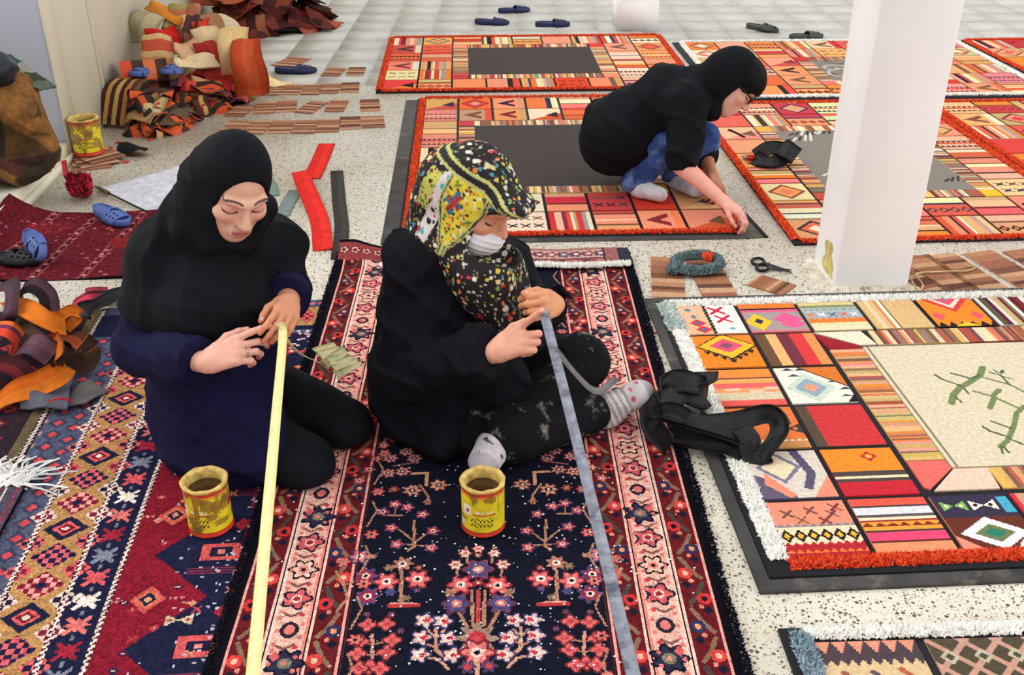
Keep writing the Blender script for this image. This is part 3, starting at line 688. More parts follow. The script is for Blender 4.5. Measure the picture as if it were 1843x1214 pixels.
# ---- the dark floral runner
RW, RL = 1.085, 2.42
RO, RA = np.array([-.607, 1.20]), math.radians(1.05)
NVY, ROSE, RED2, CRM, OLV, BLU, BLK = (20, 22, 36), (206, 112, 108), (178, 40, 50), (222, 170, 154), (126, 106, 84), (62, 62, 106), (16, 14, 20)
Rn = Weave(RW, RL, .0032, NVY)
def loc_r(px, py):
    q = gp(px, py)[:2] - RO; c, s_ = math.cos(RA), math.sin(RA); return q[0] * c + q[1] * s_, -q[0] * s_ + q[1] * c
def border(x0, sgn):
    X = lambda d: x0 + sgn * d
    def band(a_, b_, c): Rn.rect(min(X(a_), X(b_)), 0, max(X(a_), X(b_)), RL, c)
    band(0, .022, BLK); band(.022, .028, (220, 150, 140)); band(.028, .092, (96, 26, 32)); band(.092, .098, (226, 180, 166)); band(.098, .104, BLK); band(.104, .109, (226, 190, 176))
    band(.109, .176, CRM); band(.176, .181, (226, 130, 120)); band(.181, .187, BLK); band(.187, .193, (226, 180, 166)); band(.193, .252, (96, 26, 32)); band(.252, .258, (226, 150, 140))
    for a_ in (.06, .2225):
        n = int(RL / .083)
        for k in range(n):
            y = k * .083 + .03; d = .018 if k % 2 else -.018
            Rn.line([(X(a_ - d), y - .035), (X(a_), y - .012), (X(a_ + d), y + .03)], .011, (128, 100, 80) if k % 3 else (70, 66, 60))
            Rn.disc(X(a_ + d * .8), y - .02, .017, .018, [(196, 52, 54), (206, 64, 60), (44, 46, 84)][k % 3]); Rn.disc(X(a_ + d * .8), y - .02, .007, .008, [(30, 24, 34), (222, 170, 150), (226, 140, 90)][k % 3])
            Rn.dia(X(a_ - d * .9), y + .025, .012, .013, (30, 26, 44)); Rn.disc(X(a_ - d * .2), y + .038, .006, .006, (206, 130, 110))
    n = int(RL / .095); am = .1425
    for k in range(n):
        y = .05 + k * .095; m_ = k % 5
        if m_ in (0, 2): Rn.flower(X(am), y, .031, (196, 84, 92), (226, 200, 180), (34, 30, 48), None, 5); Rn.disc(X(am), y, .008, .008, (150, 40, 50))
        elif m_ == 1: Rn.flower(X(am), y, .03, (222, 176, 160), (210, 120, 110), BLK, BLK, 6)
        elif m_ == 3: Rn.flower(X(am + .006), y, .037, (44, 42, 66), (120, 116, 96), (24, 24, 40), (206, 120, 110), 7); Rn.dia(X(am - .018), y + .02, .012, .016, (196, 90, 90))
        else: Rn.disc(X(am), y, .02, .024, (40, 34, 48)); Rn.disc(X(am), y, .011, .014, (206, 110, 104))
        Rn.line([(X(am - .02), y + .05), (X(am - .004), y + .04), (X(am + .016), y + .052)], .007, (120, 74, 70)); Rn.disc(X(am + .02), y + .045, .006, .006, (196, 60, 70))
        for q in range(5): Rn.disc(X(.116 + .052 * (q % 2)), y + q * .019 - .04, .005, .006, (206, 110, 104))
border(0, 1); border(RW, -1)
# ---- field: drawn once on the left half, mirrored
CXm = loc_r(862, 1100)[0]
def mir(fn):
    fn(lambda x: x); fn(lambda x: 2 * CXm - x)
OFFY = [0.]
def cpt(cx, cy):
    x, y = loc_r(640 + cx / 2.933, 800 + cy / 2.933); return x, y + OFFY[0]
def fl(cx, cy, r, *cols, n=6, one=False):
    r *= .77
    x, y = cpt(cx, cy)
    if one: Rn.flower(x, y, r, *cols, n=n)
    else: mir(lambda m: Rn.flower(m(x), y, r, *cols, n=n))
def st_(pts, wd, c, one=False):
    Q = [cpt(*p) for p in pts]
    if one: Rn.line(Q, wd, c)
    else: mir(lambda m: Rn.line([(m(x), y) for x, y in Q], wd, c))
TAN2, PNK, BLUE3 = (166, 118, 96), (214, 104, 104), (70, 72, 118)
def field(off):
    o = lambda L: [(x, y - off) for x, y in L]
    f = lambda x, y, *a_, **k: fl(x, y - off, *a_, **k)
    # branching bush with drooping blossoms
    st_(o([(310, 420), (310, 560), (280, 580)]), .007, TAN2); st_(o([(310, 530), (230, 470)]), .005, TAN2); st_(o([(320, 530), (400, 470)]), .005, TAN2); st_(o([(310, 550), (230, 545)]), .005, TAN2); st_(o([(310, 550), (390, 555)]), .005, TAN2); st_(o([(170, 393), (250, 393)]), .005, TAN2); st_(o([(210, 390), (210, 340)]), .004, TAN2)
    for x, y in ((145, 375), (210, 335), (275, 350), (355, 388), (190, 460), (410, 473), (218, 548), (400, 563)): f(x, y, .021, (196, 72, 80), (230, 190, 180), (52, 52, 92), BLK, n=5); 
    # flower on a stalk with a red foot
    st_(o([(245, 690), (240, 860)]), .009, TAN2); f(250, 650, .034, (170, 112, 96), (226, 200, 190), None, BLK, n=7); f(165, 745, .036, PNK, (236, 200, 190), (120, 40, 50), BLK); f(330, 730, .036, PNK, (236, 200, 190), (120, 40, 50), BLK)
    st_(o([(185, 868), (330, 868)]), .014, (176, 52, 54)); st_(o([(190, 858), (325, 858)]), .005, (206, 140, 130)); f(270, 830, .014, OLV, OLV); f(185, 800, .018, BLUE3, BLUE3); f(325, 785, .014, BLUE3, (140, 50, 60)); f(180, 670, .018, OLV, TAN2); f(335, 672, .014, (150, 60, 60), TAN2)
    # stars at the side
    for x, y in ((55, 715), (65, 820)): f(x, y, .032, (150, 42, 60), (222, 190, 186), BLUE3, BLK, n=7)
    f(25, 615, .03, (206, 110, 110), (230, 200, 190), BLUE3, BLK); f(95, 612, .012, TAN2, TAN2); f(-60, 640, .022, PNK, TAN2, (90, 40, 50))
    st_(o([(-100, 690), (-60, 760), (-40, 830), (-100, 900)]), .006, TAN2); st_(o([(-60, 760), (10, 740)]), .005, TAN2)
    # six-blossom spray
    st_(o([(425, 990), (425, 1100), (480, 1150)]), .008, (190, 140, 120)); st_(o([(385, 1000), (425, 1040), (465, 1000)]), .006, (190, 140, 120)); st_(o([(385, 1140), (440, 1150), (490, 1200)]), .007, (190, 140, 120)); st_(o([(380, 1070), (425, 1090)]), .005, TAN2); st_(o([(425, 1080), (460, 1060)]), .005, TAN2)
    for x, y in ((365, 948), (460, 950), (348, 1035), (490, 1042), (340, 1125), (508, 1130)): f(x, y, .027, (222, 176, 164), (236, 214, 200), (60, 58, 100), BLK, n=5); f(x + 14, y, .011, (196, 50, 66), (196, 50, 66))
    # leafy bush low at the side
    st_(o([(90, 1020), (90, 1200)]), .007, (190, 130, 116)); st_(o([(20, 1120), (85, 1130), (150, 1120)]), .005, TAN2); st_(o([(30, 1060), (90, 1075), (180, 1055)]), .005, TAN2)
    for x, y in ((65, 970), (165, 965), (25, 1060), (195, 1050), (10, 1120), (165, 1115), (75, 1190), (130, 1200), (20, 1200)): f(x, y, .024, (204, 96, 96), (186, 70, 76), (110, 40, 46), None, n=4)
    for x, y in ((60, 915), (190, 915), (240, 1000)): f(x, y, .012, (130, 60, 70), BLUE3)
    # upper sprays
    for x, y in ((185, 90), (270, 55), (310, 90), (175, 168), (250, 158), (440, 230), (300, 260)): f(x, y, .026 if y < 200 else .03, (206, 130, 122) if y < 200 else (206, 140, 112), (40, 30, 44), (70, 40, 50), (230, 200, 190), n=7)
    st_(o([(300, 170), (380, 168), (375, 230)]), .009, (206, 150, 116)); st_(o([(340, 230), (385, 290), (375, 330)]), .006, TAN2); f(205, 255, .02, (150, 60, 60), TAN2); f(380, 320, .016, TAN2, (150, 60, 60)); st_(o([(330, 110), (200, 130)]), .005, (150, 90, 90))
    for x, y in ((75, 150), (110, 90), (20, 210), (150, 20)): f(x, y, .02, (206, 110, 104), (230, 200, 180), (110, 40, 46), BLK, n=5)
    # middle column
    g_ = lambda x, y, *a_, **k: fl(x, y - off, *a_, one=True, **k)
    for dx in (-35, 0, 35): st_(o([(648 + dx, 790), (648 + dx * .8, 975)]), .008, TAN2 if dx else (176, 60, 62), one=True)
    st_(o([(545, 900), (590, 980)]), .008, TAN2); st_(o([(590, 640), (585, 560)]), .006, TAN2); st_(o([(540, 710), (530, 640)]), .006, TAN2)
    f(555, 760, .035, PNK, (236, 200, 190), (150, 40, 50), BLK); f(535, 858, .038, BLUE3, (206, 110, 104), (100, 50, 70), (236, 200, 180), n=6); f(500, 800, .02, TAN2, (140, 90, 80))
    g_(648, 675, .04, BLUE3, (206, 130, 120), (120, 60, 80), (236, 200, 180), n=6); g_(648, 600, .012, TAN2, PNK); g_(648, 565, .017, (230, 190, 180), PNK, (150, 60, 60)); f(578, 590, .018, (230, 190, 180), TAN2, (150, 70, 66)); f(530, 650, .02, (230, 190, 180), TAN2, (150, 70, 66)); g_(648, 745, .018, (176, 50, 56), TAN2)
    g_(642, 1040, .062, (150, 120, 104), (176, 50, 60), None, (190, 70, 76), n=8); g_(642, 1115, .045, (214, 116, 112), (230, 190, 180), (120, 40, 50), BLK); st_(o([(642, 1150), (642, 1260)]), .012, (190, 140, 120), one=True)
    f(590, 1190, .026, (80, 60, 90), (176, 60, 70))
field(0)
for OFFY[0] in (.83, -.83): field(0)
OFFY[0] = 0.
Rn.rect(.262, 0, .266, RL, (80, 30, 34)); Rn.rect(RW - .266, 0, RW - .262, RL, (80, 30, 34))
for k in range(14):
    y = k * .17 + .06; mir(lambda m: Rn.flower(m(.285), y, .016, PNK, TAN2, (110, 40, 46), BLK)); mir(lambda m: Rn.line([(m(.272), y + .03), (m(.29), y + .09), (m(.275), y + .13)], .005, TAN2))
Rn.rect(0, RL - .10, RW, RL, (140, 60, 62)); 
for k in range(26): Rn.flower(.02 + k * .042, RL - .05, .018, (214, 150, 136), (80, 40, 50), (60, 30, 40), None, 5)
Rn.rect(0, RL - .012, RW, RL, BLK)
Rn.speckle(0, .09)
lint = RNG.uniform(0, 1, (Rn.ny, Rn.nx))
def rz(X, Y):
    z = .011 + .0025 * np.sin(X * 9 + Y * 3) * np.sin(Y * 5 + 1) + .0012 * np.sin(X * 41) * np.sin(Y * 37)
    curl = np.clip((Y - RL + .16) / .16, 0, 1) * np.clip((.26 - X) / .2, 0, 1)
    return z + .05 * curl ** 1.3
RUN = root('runner_rug', 'long navy floral runner with rose borders under the seated women', 'rug')
place(RUN, RO[0], RO[1], math.degrees(RA))
link('pile', Rn.grid('pile', rz, .012), M_PILE, RUN)
link('pile_edge', fuzz('pile_edge', [(-.004, y, .006) for y in np.linspace(0, RL, 20)], .016, [BLK, (26, 26, 40)], 1500, .009), M_FUZZ, RUN)
link('pile_edge', fuzz('pile_edge', [(RW + .004, y, .006) for y in np.linspace(0, RL, 20)], .018, [BLK, (26, 26, 40)], 1500, .010), M_FUZZ, RUN)
# far end turned over, showing its paler back and the fringe
FWd, FLn = .92, .15
Fl = Weave(FWd, FLn, .004, (196, 152, 142)); Fl.rect(0, .0, FWd, .012, BLK); Fl.rect(0, .014, FWd, .045, (150, 88, 84)); Fl.rect(0, .045, FWd, .05, (90, 60, 64)); Fl.rect(0, .118, FWd, .124, (110, 70, 72)); Fl.rect(0, .124, FWd, FLn, (160, 110, 104))
for k in range(20):
    Fl.flower(.03 + k * .046, .083, .022, [(120, 70, 80), (160, 92, 92), (90, 84, 110)][k % 3], (214, 180, 170), (96, 70, 80), None, 5); Fl.disc(.02 + k * .046, .03, .012, .01, [(90, 50, 60), (186, 120, 110)][k % 2])
Fl.rect(FWd - .045, 0, FWd, FLn, (50, 50, 62)); Fl.rect(FWd - .09, 0, FWd - .045, FLn, (150, 96, 92)); Fl.rect(FWd - .1, 0, FWd - .09, FLn, (70, 50, 56)); Fl.speckle(0, .08)
link('folded_end', Fl.grid('folded_end', lambda X, Y: .026 + .012 * np.clip(Y / FLn, 0, 1) * np.sin(np.clip(Y / FLn, 0, 1) * 3.14) + .003 * np.sin(X * 17), .01), M_PILE, RUN, (RW - FWd + .005, RL - .165, .0))
link('fringe', fuzz('fringe', [(RW - FWd, RL - .172 + .008 * math.sin(x * 14), .024) for x in np.linspace(0, 1, 12)][:1] + [(RW - FWd + x * FWd, RL - .172 + .008 * math.sin(x * 14), .024) for x in np.linspace(.02, 1, 16)], .022, FW, 3500, .013, .15), M_FUZZ, RUN)

# ---- the tribal rug on the left
LA = math.radians(4.9); LO = np.array([-1.125, 1.02]) - np.array([0, 0])
u0 = -1.102; EX = .42
def from_uv(u, v): n = np.array([math.cos(LA), math.sin(LA)]); d = np.array([-math.sin(LA), math.cos(LA)]); return n * u + d * v
LO = from_uv(u0 - EX, 1.02); LW, LL = .80, 2.24
GOLD, LRED, LNV, LPK, LGR = (172, 128, 80), (126, 26, 42), (28, 30, 56), (206, 92, 92), (78, 82, 104)
Lr = Weave(LW, LL, .0042, LRED)
def beads(x, y0, y1, vert=True, base=(60, 30, 40)):
    if vert: Lr.rect(x - .006, y0, x + .006, y1, base)
    else: Lr.rect(y0, x - .006, y1, x + .006, base)
    for k in range(int((y1 - y0) / .017)):
        y = y0 + k * .017
        if vert: Lr.line([(x - .003, y), (x + .003, y + .01)], .0075, (222, 200, 190))
        else: Lr.line([(y, x - .003), (y + .01, x + .003)], .0075, (222, 200, 190))
def stepdia(cx, cy, rx, ry, cols):
    n = len(cols)
    for k, c in enumerate(cols): s_ = 1 - k / n; Lr.dia(cx, cy, rx * s_, ry * s_, c)
def check_dia(cx, cy, rx, ry, a_, b_):
    Lr.put((cx - rx, cy - ry, cx + rx, cy + ry), lambda X, Y: abs(X - cx) / rx + abs(Y - cy) / ry < 1, a_)
    Lr.put((cx - rx, cy - ry, cx + rx, cy + ry), lambda X, Y: (abs(X - cx) / rx + abs(Y - cy) / ry < 1) & (((np.floor((X - cx) / .014 + .5) + np.floor((Y - cy) / .016 + .5)) % 2) == 0), b_)
# field of medallions
for k in range(9):
    y = .02 + k * .3; x = .60
    Lr.poly([(.37, y - .14), (.37, y + .14), (.5, y)], LRED)
    Lr.poly([(x - .17, y), (x - .02, y + .15), (x + .2, y + .15), (x + .2, y - .15), (x - .02, y - .15)], LNV)
    for q in range(12): Lr.disc(.37 + q * .014, y + .15 - abs(q - 6) * .0, .005, .005, (190, 120, 120))
    stepdia(.45, y + .15, .05, .055, [(110, 24, 40), (196, 80, 76), (206, 110, 84), LNV, (226, 150, 110)])
    Lr.rect(x - .06, y - .03, x + .03, y + .03, (200, 84, 84)); Lr.rect(x - .04, y - .016, x + .01, y + .016, LNV); Lr.rect(x - .025, y - .007, x - .005, y + .007, (214, 120, 110))
    for q in range(4): Lr.rect(x - .08, y - .085 + q * .009, x + .04, y - .082 + q * .009, (122, 46, 66))
    bow(Lr, x - .07, y + .08, .03, (196, 180, 150), (150, 60, 50)); bow(Lr, x + .07, y + .06, .03, (190, 60, 70), LPK); Lr.dia(x + .08, y - .05, .03, .022, (214, 110, 90)); Lr.dia(x + .02, y + .1, .02, .025, (160, 40, 56)); Lr.rect(x + .03, y - .14, x + .042, y + .12, (130, 30, 46))
    cross(Lr, x + .12, y + .1, .022, (206, 190, 186)); cross(Lr, x + .1, y - .1, .018, (206, 110, 100))
for k in range(170):
    x, y = RNG.uniform(.38, LW), RNG.uniform(0, LL - .25); cc = [(176, 60, 66), (60, 30, 60), (206, 130, 110), (150, 36, 50), (40, 40, 76)][RNG.integers(5)]
    if (np.abs(Lr.a[int(y / LL * Lr.ny), min(Lr.nx - 1, int(x / LW * Lr.nx))] - np.array(LRED)) < 3).all(): Lr.dia(x, y, .013, .011, cc); Lr.dia(x, y, .005, .004, (206, 150, 120))
    elif k % 2: cross(Lr, x, y, .009, cc)
# long borders along the left
Lr.rect(0, 0, .127, LL, LGR); Lr.rect(.127, 0, .268, LL, GOLD); Lr.rect(.268, 0, .363, LL, LNV)
for k in range(38):
    y = .02 + k * .06
    for x, o_ in ((.04, 0), (.09, .03)):
        Lr.dia(x, y + o_, .026, .028, (58, 60, 84)); Lr.dia(x, y + o_, .014, .015, (196, 70, 76))
    Lr.rect(.0, y, .01, y + .02, (150, 130, 120))
for k in range(23):
    y = .04 + k * .1; cx = .1975
    for x in (.132, .263): check_dia(x, y + .05, .034, .036, [(120, 34, 52), LNV][k % 2], [(206, 92, 92), (222, 190, 176)][(k // 2) % 2])
    m_ = k % 3
    if m_ == 0: check_dia(cx, y, .055, .047, (30, 30, 60), (206, 92, 96))
    elif m_ == 1: stepdia(cx, y, .055, .047, [LNV, LNV, (206, 90, 90), (110, 24, 40), (226, 200, 186)])
    else: check_dia(cx, y, .055, .047, (122, 30, 48), (222, 150, 140)); Lr.dia(cx, y, .014, .014, LNV)
for k in range(30):
    y = .03 + k * .075; c = [(226, 210, 196), (206, 84, 90), (120, 122, 138), (150, 36, 54), (214, 110, 104)][k % 5]; cx = .3155
    cross(Lr, cx, y, .022, c); Lr.dia(cx, y, .03, .014, c); Lr.dia(cx, y, .012, .024, c); Lr.disc(cx, y + .037, .006, .008, (110, 112, 126))
# the same borders across the far end
Lr.rect(.0, LL - .215, LW, LL, LNV); Lr.rect(.268, LL - .185, LW, LL - .055, GOLD); Lr.rect(0, LL - .055, LW, LL, (70, 72, 100)); Lr.rect(.363, LL - .235, LW, LL - .215, (86, 88, 112))
for k in range(9):
    x = .32 + k * .06; check_dia(x, LL - .12, .03, .05, [(120, 34, 52), LNV][k % 2], [(206, 92, 92), (222, 190, 176)][k % 2])
for k in range(18): Lr.disc(.3 + k * .03, LL - .225, .006, .006, (206, 190, 186)); Lr.dia(.3 + k * .03, LL - .028, .012, .012, (196, 100, 100))
for k in range(60): Lr.disc(RNG.uniform(.38, LW), RNG.uniform(LL - .4, LL - .24), .006, .006, (214, 190, 190))
beads(.127, 0, LL - .06); beads(.268, 0, LL - .19); beads(.363, 0, LL - .22)
# worn white knots showing
for k in range(340):
    x = RNG.normal(.66, .09); y = RNG.uniform(.1, 1.2)
    if .37 < x < LW: Lr.disc(x, y, .0035, .0035, (176, 172, 180))
Lr.speckle(0, .10)
core = Lr; Lr = Weave(LW + EX, LL, .0042, (44, 34, 42)); nE = Lr.nx - core.nx; Lr.a[:, nE:] = core.a
for k in range(30):
    y = .03 + k * .075
    for x in (.06, .17, .28):
        stepdia(x + .02 * (k % 2), y, .045, .034, [(34, 30, 50), (130, 34, 46), (176, 66, 60), (60, 40, 60)] if (k + int(x * 10)) % 2 else [(90, 26, 40), (150, 96, 66), (34, 30, 50)])
beads(EX - .012, 0, LL); Lr.rect(EX - .05, 0, EX - .022, LL, (96, 84, 60)); Lr.a[:, :nE] *= (1 + .1 * RNG.normal(size=(Lr.ny, nE, 1))); Lr.a = np.clip(Lr.a, 0, 255)
LR = root('tribal_rug', 'worn red and navy tribal rug with gold diamond border', 'rug'); place(LR, LO[0], LO[1], 4.9)
link('pile', Lr.grid('pile', lambda X, Y: .007 + .0022 * np.sin(X * 11 + 1) * np.sin(Y * 6), .008), M_PILE, LR)
# red ornate rug at its outer side with a long white fringe
Rr = Weave(.7, 1.25, .005, (160, 34, 50))
for k in range(8):
    y = .05 + k * .155
    Rr.rect(.56, y, .64, y + .14, (188, 40, 56)); stepx = .6
    Rr.flower(.6, y + .07, .03, (206, 120, 60), (60, 70, 130), (90, 30, 60), None, 4); Rr.flower(.35, y + .05, .07, (206, 80, 90), (40, 40, 90), (80, 24, 44), (226, 160, 140)); Rr.flower(.48, y + .1, .03, (110, 80, 130), (206, 90, 90), None, None, 5); Rr.flower(.15, y + .09, .05, (60, 50, 100), (206, 90, 90), (226, 160, 140), None, 5)
Rr.rect(.645, 0, .7, 1.25, (74, 70, 84)); Rr.rect(.655, 0, .662, 1.25, (206, 190, 180)); Rr.rect(.685, 0, .69, 1.25, (150, 40, 60)); Rr.speckle(0, .1)
q = from_uv(-1.052, 1.02)
OR2 = root('ornate_rug', 'bright red ornate rug with a white fringed end', 'rug'); 
place(OR2, *(from_uv(-1.052 - .7, .98)), 4.9)
link('pile', Rr.grid('pile', lambda X, Y: .018 + 0 * X, .017), M_PILE, OR2)
def tassels(name, a_, b_, dirv, n, ln, cols, spread=.35, z=.012, r=.0026):
    a_, b_ = np.asarray(a_, float), np.asarray(b_, float); V, F, C = [], [], []
    for k in range(n):
        p = a_ + (b_ - a_) * RNG.random(); d = unit(np.asarray(dirv) + RNG.normal(0, spread, 2)); L = ln * RNG.uniform(.6, 1.2); wv = RNG.normal(0, .3); c = lin(cols[RNG.integers(len(cols))])
        prev = None
        for s_ in range(6):
            t = s_ / 5; s2 = np.array([-d[1], d[0]]); c2 = p + d * L * t + s2 * wv * .04 * math.sin(t * 5 + k); h_ = z + .012 * math.sin(t * 3.1) * RNG.uniform(.5, 1.2) - z * .6 * t
            i0 = len(V); V += [(*(c2 + s2 * r), h_), (c2[0], c2[1], h_ + r * 1.4), (*(c2 - s2 * r), h_)]
            if prev is not None:
                for q_ in range(2): F.append([prev + q_, prev + q_ + 1, i0 + q_ + 1, i0 + q_]); C.append(c)
            prev = i0
    return mesh(name, V, F, C)
link('fringe', tassels('fringe', (.05, 1.25), (.69, 1.25), (.35, .9), 260, .13, [(226, 224, 220), (206, 204, 202), (238, 238, 236)], .45, .02), M_FUZZ, OR2)

# ---- small maroon rug by the wall
Ma = Weave(.86, .66, .005, (92, 26, 36))
for k in range(5):
    x = .08 + k * .18
    Ma.poly([(x, 0), (x + .035, 0), (x + .115, .66), (x + .08, .66)], (128, 58, 62)); Ma.line([(x + .018, 0), (x + .098, .66)], .012, (60, 22, 34))
    for q in range(12): Ma.dia(x + .018 + .08 * q / 12, .03 + q * .055, .012, .012, (176, 110, 104))
Ma.disc(.55, .33, .08, .06, (116, 32, 34)); Ma.disc(.2, .5, .09, .06, (112, 32, 38)); 
for k in range(260): Ma.disc(RNG.uniform(0, .86), RNG.uniform(0, .66), .007, .006, [(150, 60, 70), (60, 18, 30), (176, 100, 96), (110, 30, 44)][RNG.integers(4)])
Ma.speckle(0, .14)
MR = root('maroon_rug', 'small worn maroon rug with pinkish diagonal bands by the wall', 'rug'); place(MR, -2.02, 3.36, 4)
link('pile', Ma.grid('pile', lambda X, Y: .008 + .006 * np.sin(X * 13) * np.sin(Y * 9 + 1) + .09 * np.clip((.2 - X) / .2, 0, 1) ** 2 * np.clip(.4 + Y, 0, 1), .009), M_PILE, MR)

# ---- striped kilim pieces
def kilim_mesh(w_, h_, seed, n=9):
    r = np.random.default_rng(seed); P = Weave(w_, h_, .004, TN)
    pal = [(144, 98, 72), (172, 124, 94), (118, 78, 62), (160, 110, 84), (190, 148, 116), (100, 66, 56), (150, 96, 80)]
    return stripes(P, 'y', [tuple(pal[r.integers(len(pal))]) for _ in range(n)], r.uniform(.5, 1.6, n).tolist())
KM = []
for k in range(6):
    P = kilim_mesh(.13, .27, 40 + k, 10); me = P.merged('kilim_square', z=.005, skirt=.005); me.materials.append(M_WOVEN); me.transform(__import__('mathutils').Matrix.Translation((-.065, -.135, 0))); KM.append(me)
KN = [0]
def kilim(px, py, rot, label, group, sx=1., sy=1., z=0., pt=None):
    p = gp(px, py) if pt is None else pt
    o = link('kilim_square', KM[KN[0] % 6], None, None, (p[0], p[1], z), (0, 0, math.radians(rot))); KN[0] += 1; o.scale = (sx, sy, 1)
    return tag(o, label, 'kilim piece', group)
GRPK = 'kilim squares laid out in rows'
LABS = ['brown striped kilim square in the short row beside the navy slipper'] * 2 + ['brown striped kilim square in the row touching the cream strip and rag heap'] * 6 + ['brown striped kilim square in the gappy middle row of squares'] * 6 + ['brown striped kilim square in the row nearest the red felt strips'] * 7
rows = [  # px of the centre, turn, width factor
 (601, 130, -6, 1.05, .85), (641, 129, 2, 1.0, .85), (448, 173, -4, 1.1, .9), (490, 163, -3, 1.08, .95), (526, 162, -2, 1.05, .95), (562, 162, 0, .98, .95), (595, 160, 3, .98, .95), (630, 158, 6, 1., .95),
 (432, 200, -6, 1.05, .95), (478, 195, 6, 1.05, .95), (516, 192, 9, 1.05, 1.0), (560, 194, -14, .98, 1.0), (606, 191, 0, .98, 1.0), (666, 190, 8, 1., 1.0),
 (423, 230, -4, 1.1, 1.0), (464, 230, -4, 1.06, 1.0), (507, 229, 2, 1.1, 1.0), (550, 229, 2, 1.1, 1.0), (591, 227, 4, 1.1, 1.0), (630, 222, 8, 1.02, 1.0), (671, 220, 9, 1.12, .9)]
for (px, py, r_, sx, sy), lab in zip(rows, LABS): kilim(px, py, r_, lab, GRPK, sx * .83, sy * .82)
kilim(525, 112, -20, 'brown striped kilim piece under the navy slipper', None, 1.2, .9)
kilim(1201, 499, -6, 'striped kilim square beside the grey yarn coil', None, .9, 1.28)
kilim(1278, 499, 3, 'striped kilim square under the grey yarn coil', None, .95, 1.28)
o = kilim(1388, 514, 50, 'striped kilim square lying askew below the scissors', None, .85, .52)
L2, G2 = 'brown striped kilim strip laid against the foot of the white pillar', 'kilim strips by the pillar'
kilim(1638, 495, 20, 'striped kilim strip tucked under the pillar side with cut threads', None, .7, 1.1)
kilim(1690, 495, 14, L2, G2, 1.05, 1.25); kilim(1741, 493, 14, L2, G2, .98, 1.3, .0); kilim(1815, 488, 16, L2, G2, .98, 1.3); kilim(1888, 484, 16, L2, G2, .98, 1.3)
for k in range(3): kilim(0, 0, 20 + 14 * k, 'brown kilim square stacked under the paint can by the wall', 'kilim squares under the can', 1.35, .8, .006 * k * 1.3, gp(165 + 6 * k, 293 - 4 * k))
# ================================================================== THINGS LYING ABOUT
M_BLUE = material('blue_slipper_rubber', (74, 96, 158), rough=.5, var=.12, bump=.1)
M_NAVY = material('navy_slipper_rubber', (38, 46, 84), rough=.5, var=.12, bump=.1)
M_DKSL = material('grey_slipper_rubber', (66, 70, 66), rough=.5, var=.15, bump=.1)
M_BLKR = material('black_slipper_rubber', (26, 30, 34), rough=.45, var=.15, bump=.1)
def slipper_meshes():
    n = 30; out = []
    for k in range(n):
        a = 2 * math.pi * k / n; y = math.cos(a); x = math.sin(a)
        hw_ = .047 if y > 0 else .038
        out.append((x * hw_ * (1 - .12 * (abs(y) < .3)) + (.004 if y > 0 else 0), .13 * (abs(y) ** .85) * (1 if y > 0 else -1)))
    V, F = [], []
    for z, e in ((0, .93), (.008, 1.), (.026, 1.), (.03, .93), (.024, .86)):
        for x, y in out: V.append((x * e, y * e, z + (.008 * max(0, -y / .13) if z > .01 else 0)))
    for r in range(4):
        for i in range(n): j = (i + 1) % n; F.append([r * n + i, r * n + j, (r + 1) * n + j, (r + 1) * n + i][::-1])
    V += [(0, 0, 0), (0, 0, .026)]
    F4 = F; T = [[4 * n + i, len(V) - 1, len(V) - 1, 4 * n + (i + 1) % n] for i in range(n)]
    sole = bpy.data.meshes.new('sole'); sole.from_pydata(V, [], F4 + [[4 * n + (n - 1 - i) for i in range(n)][::-1]] + [list(range(n))]); 
    for p in sole.polygons: p.use_smooth = len(p.vertices) == 4
    A, Bn = 8, 14; V, F = [], []
    for lay in (0, 1):
        for i in range(A + 1):
            y = .0 + i * (.085 / A); wdt = .049 - .004 * (i / A) ** 2; hh = .048 - .014 * (i / A) - .006 * lay
            for j in range(Bn + 1):
                t = math.pi * j / Bn; V.append(((wdt - .005 * lay) * math.cos(t) + .003, y + .012 * math.sin(t), .006 + hh * math.sin(t) ** .75))
    m = Bn + 1; nb = (A + 1) * m
    hole = lambda i, j: (i in (2, 4, 6) and j in (3, 5, 8, 10)) or (i in (1, 2) and j in (6, 7))
    for i in range(A):
        for j in range(Bn):
            if hole(i, j): continue
            q = [i * m + j, i * m + j + 1, (i + 1) * m + j + 1, (i + 1) * m + j]; F.append(q); F.append([nb + v for v in q][::-1])
    for i in range(A):
        for j in (0, Bn): q = [i * m + j, (i + 1) * m + j, nb + (i + 1) * m + j, nb + i * m + j]; F.append(q)
    for j in range(Bn):
        for i in (0, A): q = [i * m + j, i * m + j + 1, nb + i * m + j + 1, nb + i * m + j]; F.append(q)
    strap = bpy.data.meshes.new('strap'); strap.from_pydata(V, [], F)
    for p in strap.polygons: p.use_smooth = True
    return sole, strap
SOLE, STRAP = slipper_meshes(); SLM = {}
def slipper(heel, toe, mat, label, z=0., pitch=0., roll=0., group=None, sc=1.):
    a_, b_ = (gp(*heel) if len(heel) == 2 else np.array(heel)), (gp(*toe) if len(toe) == 2 else np.array(toe)); d = b_ - a_; c = (a_ + b_) / 2
    o = tag(link('slipper', None, None, None, (c[0], c[1], z + (c[2] if len(heel) == 3 else 0)), (math.radians(pitch), math.radians(roll), math.atan2(d[1], d[0]) - math.pi / 2)), label, 'slipper', group)
    if mat.name not in SLM:
        s1, s2 = SOLE.copy(), STRAP.copy(); s1.materials.append(mat); s2.materials.append(mat); SLM[mat.name] = (s1, s2)
    link('sole', SLM[mat.name][0], None, o); link('strap', SLM[mat.name][1], None, o); o.scale = (sc,) * 3
    return o
slipper((170, 383), (238, 415), M_BLUE, 'blue rubber slide slipper lying upright on the maroon rug', z=.012)
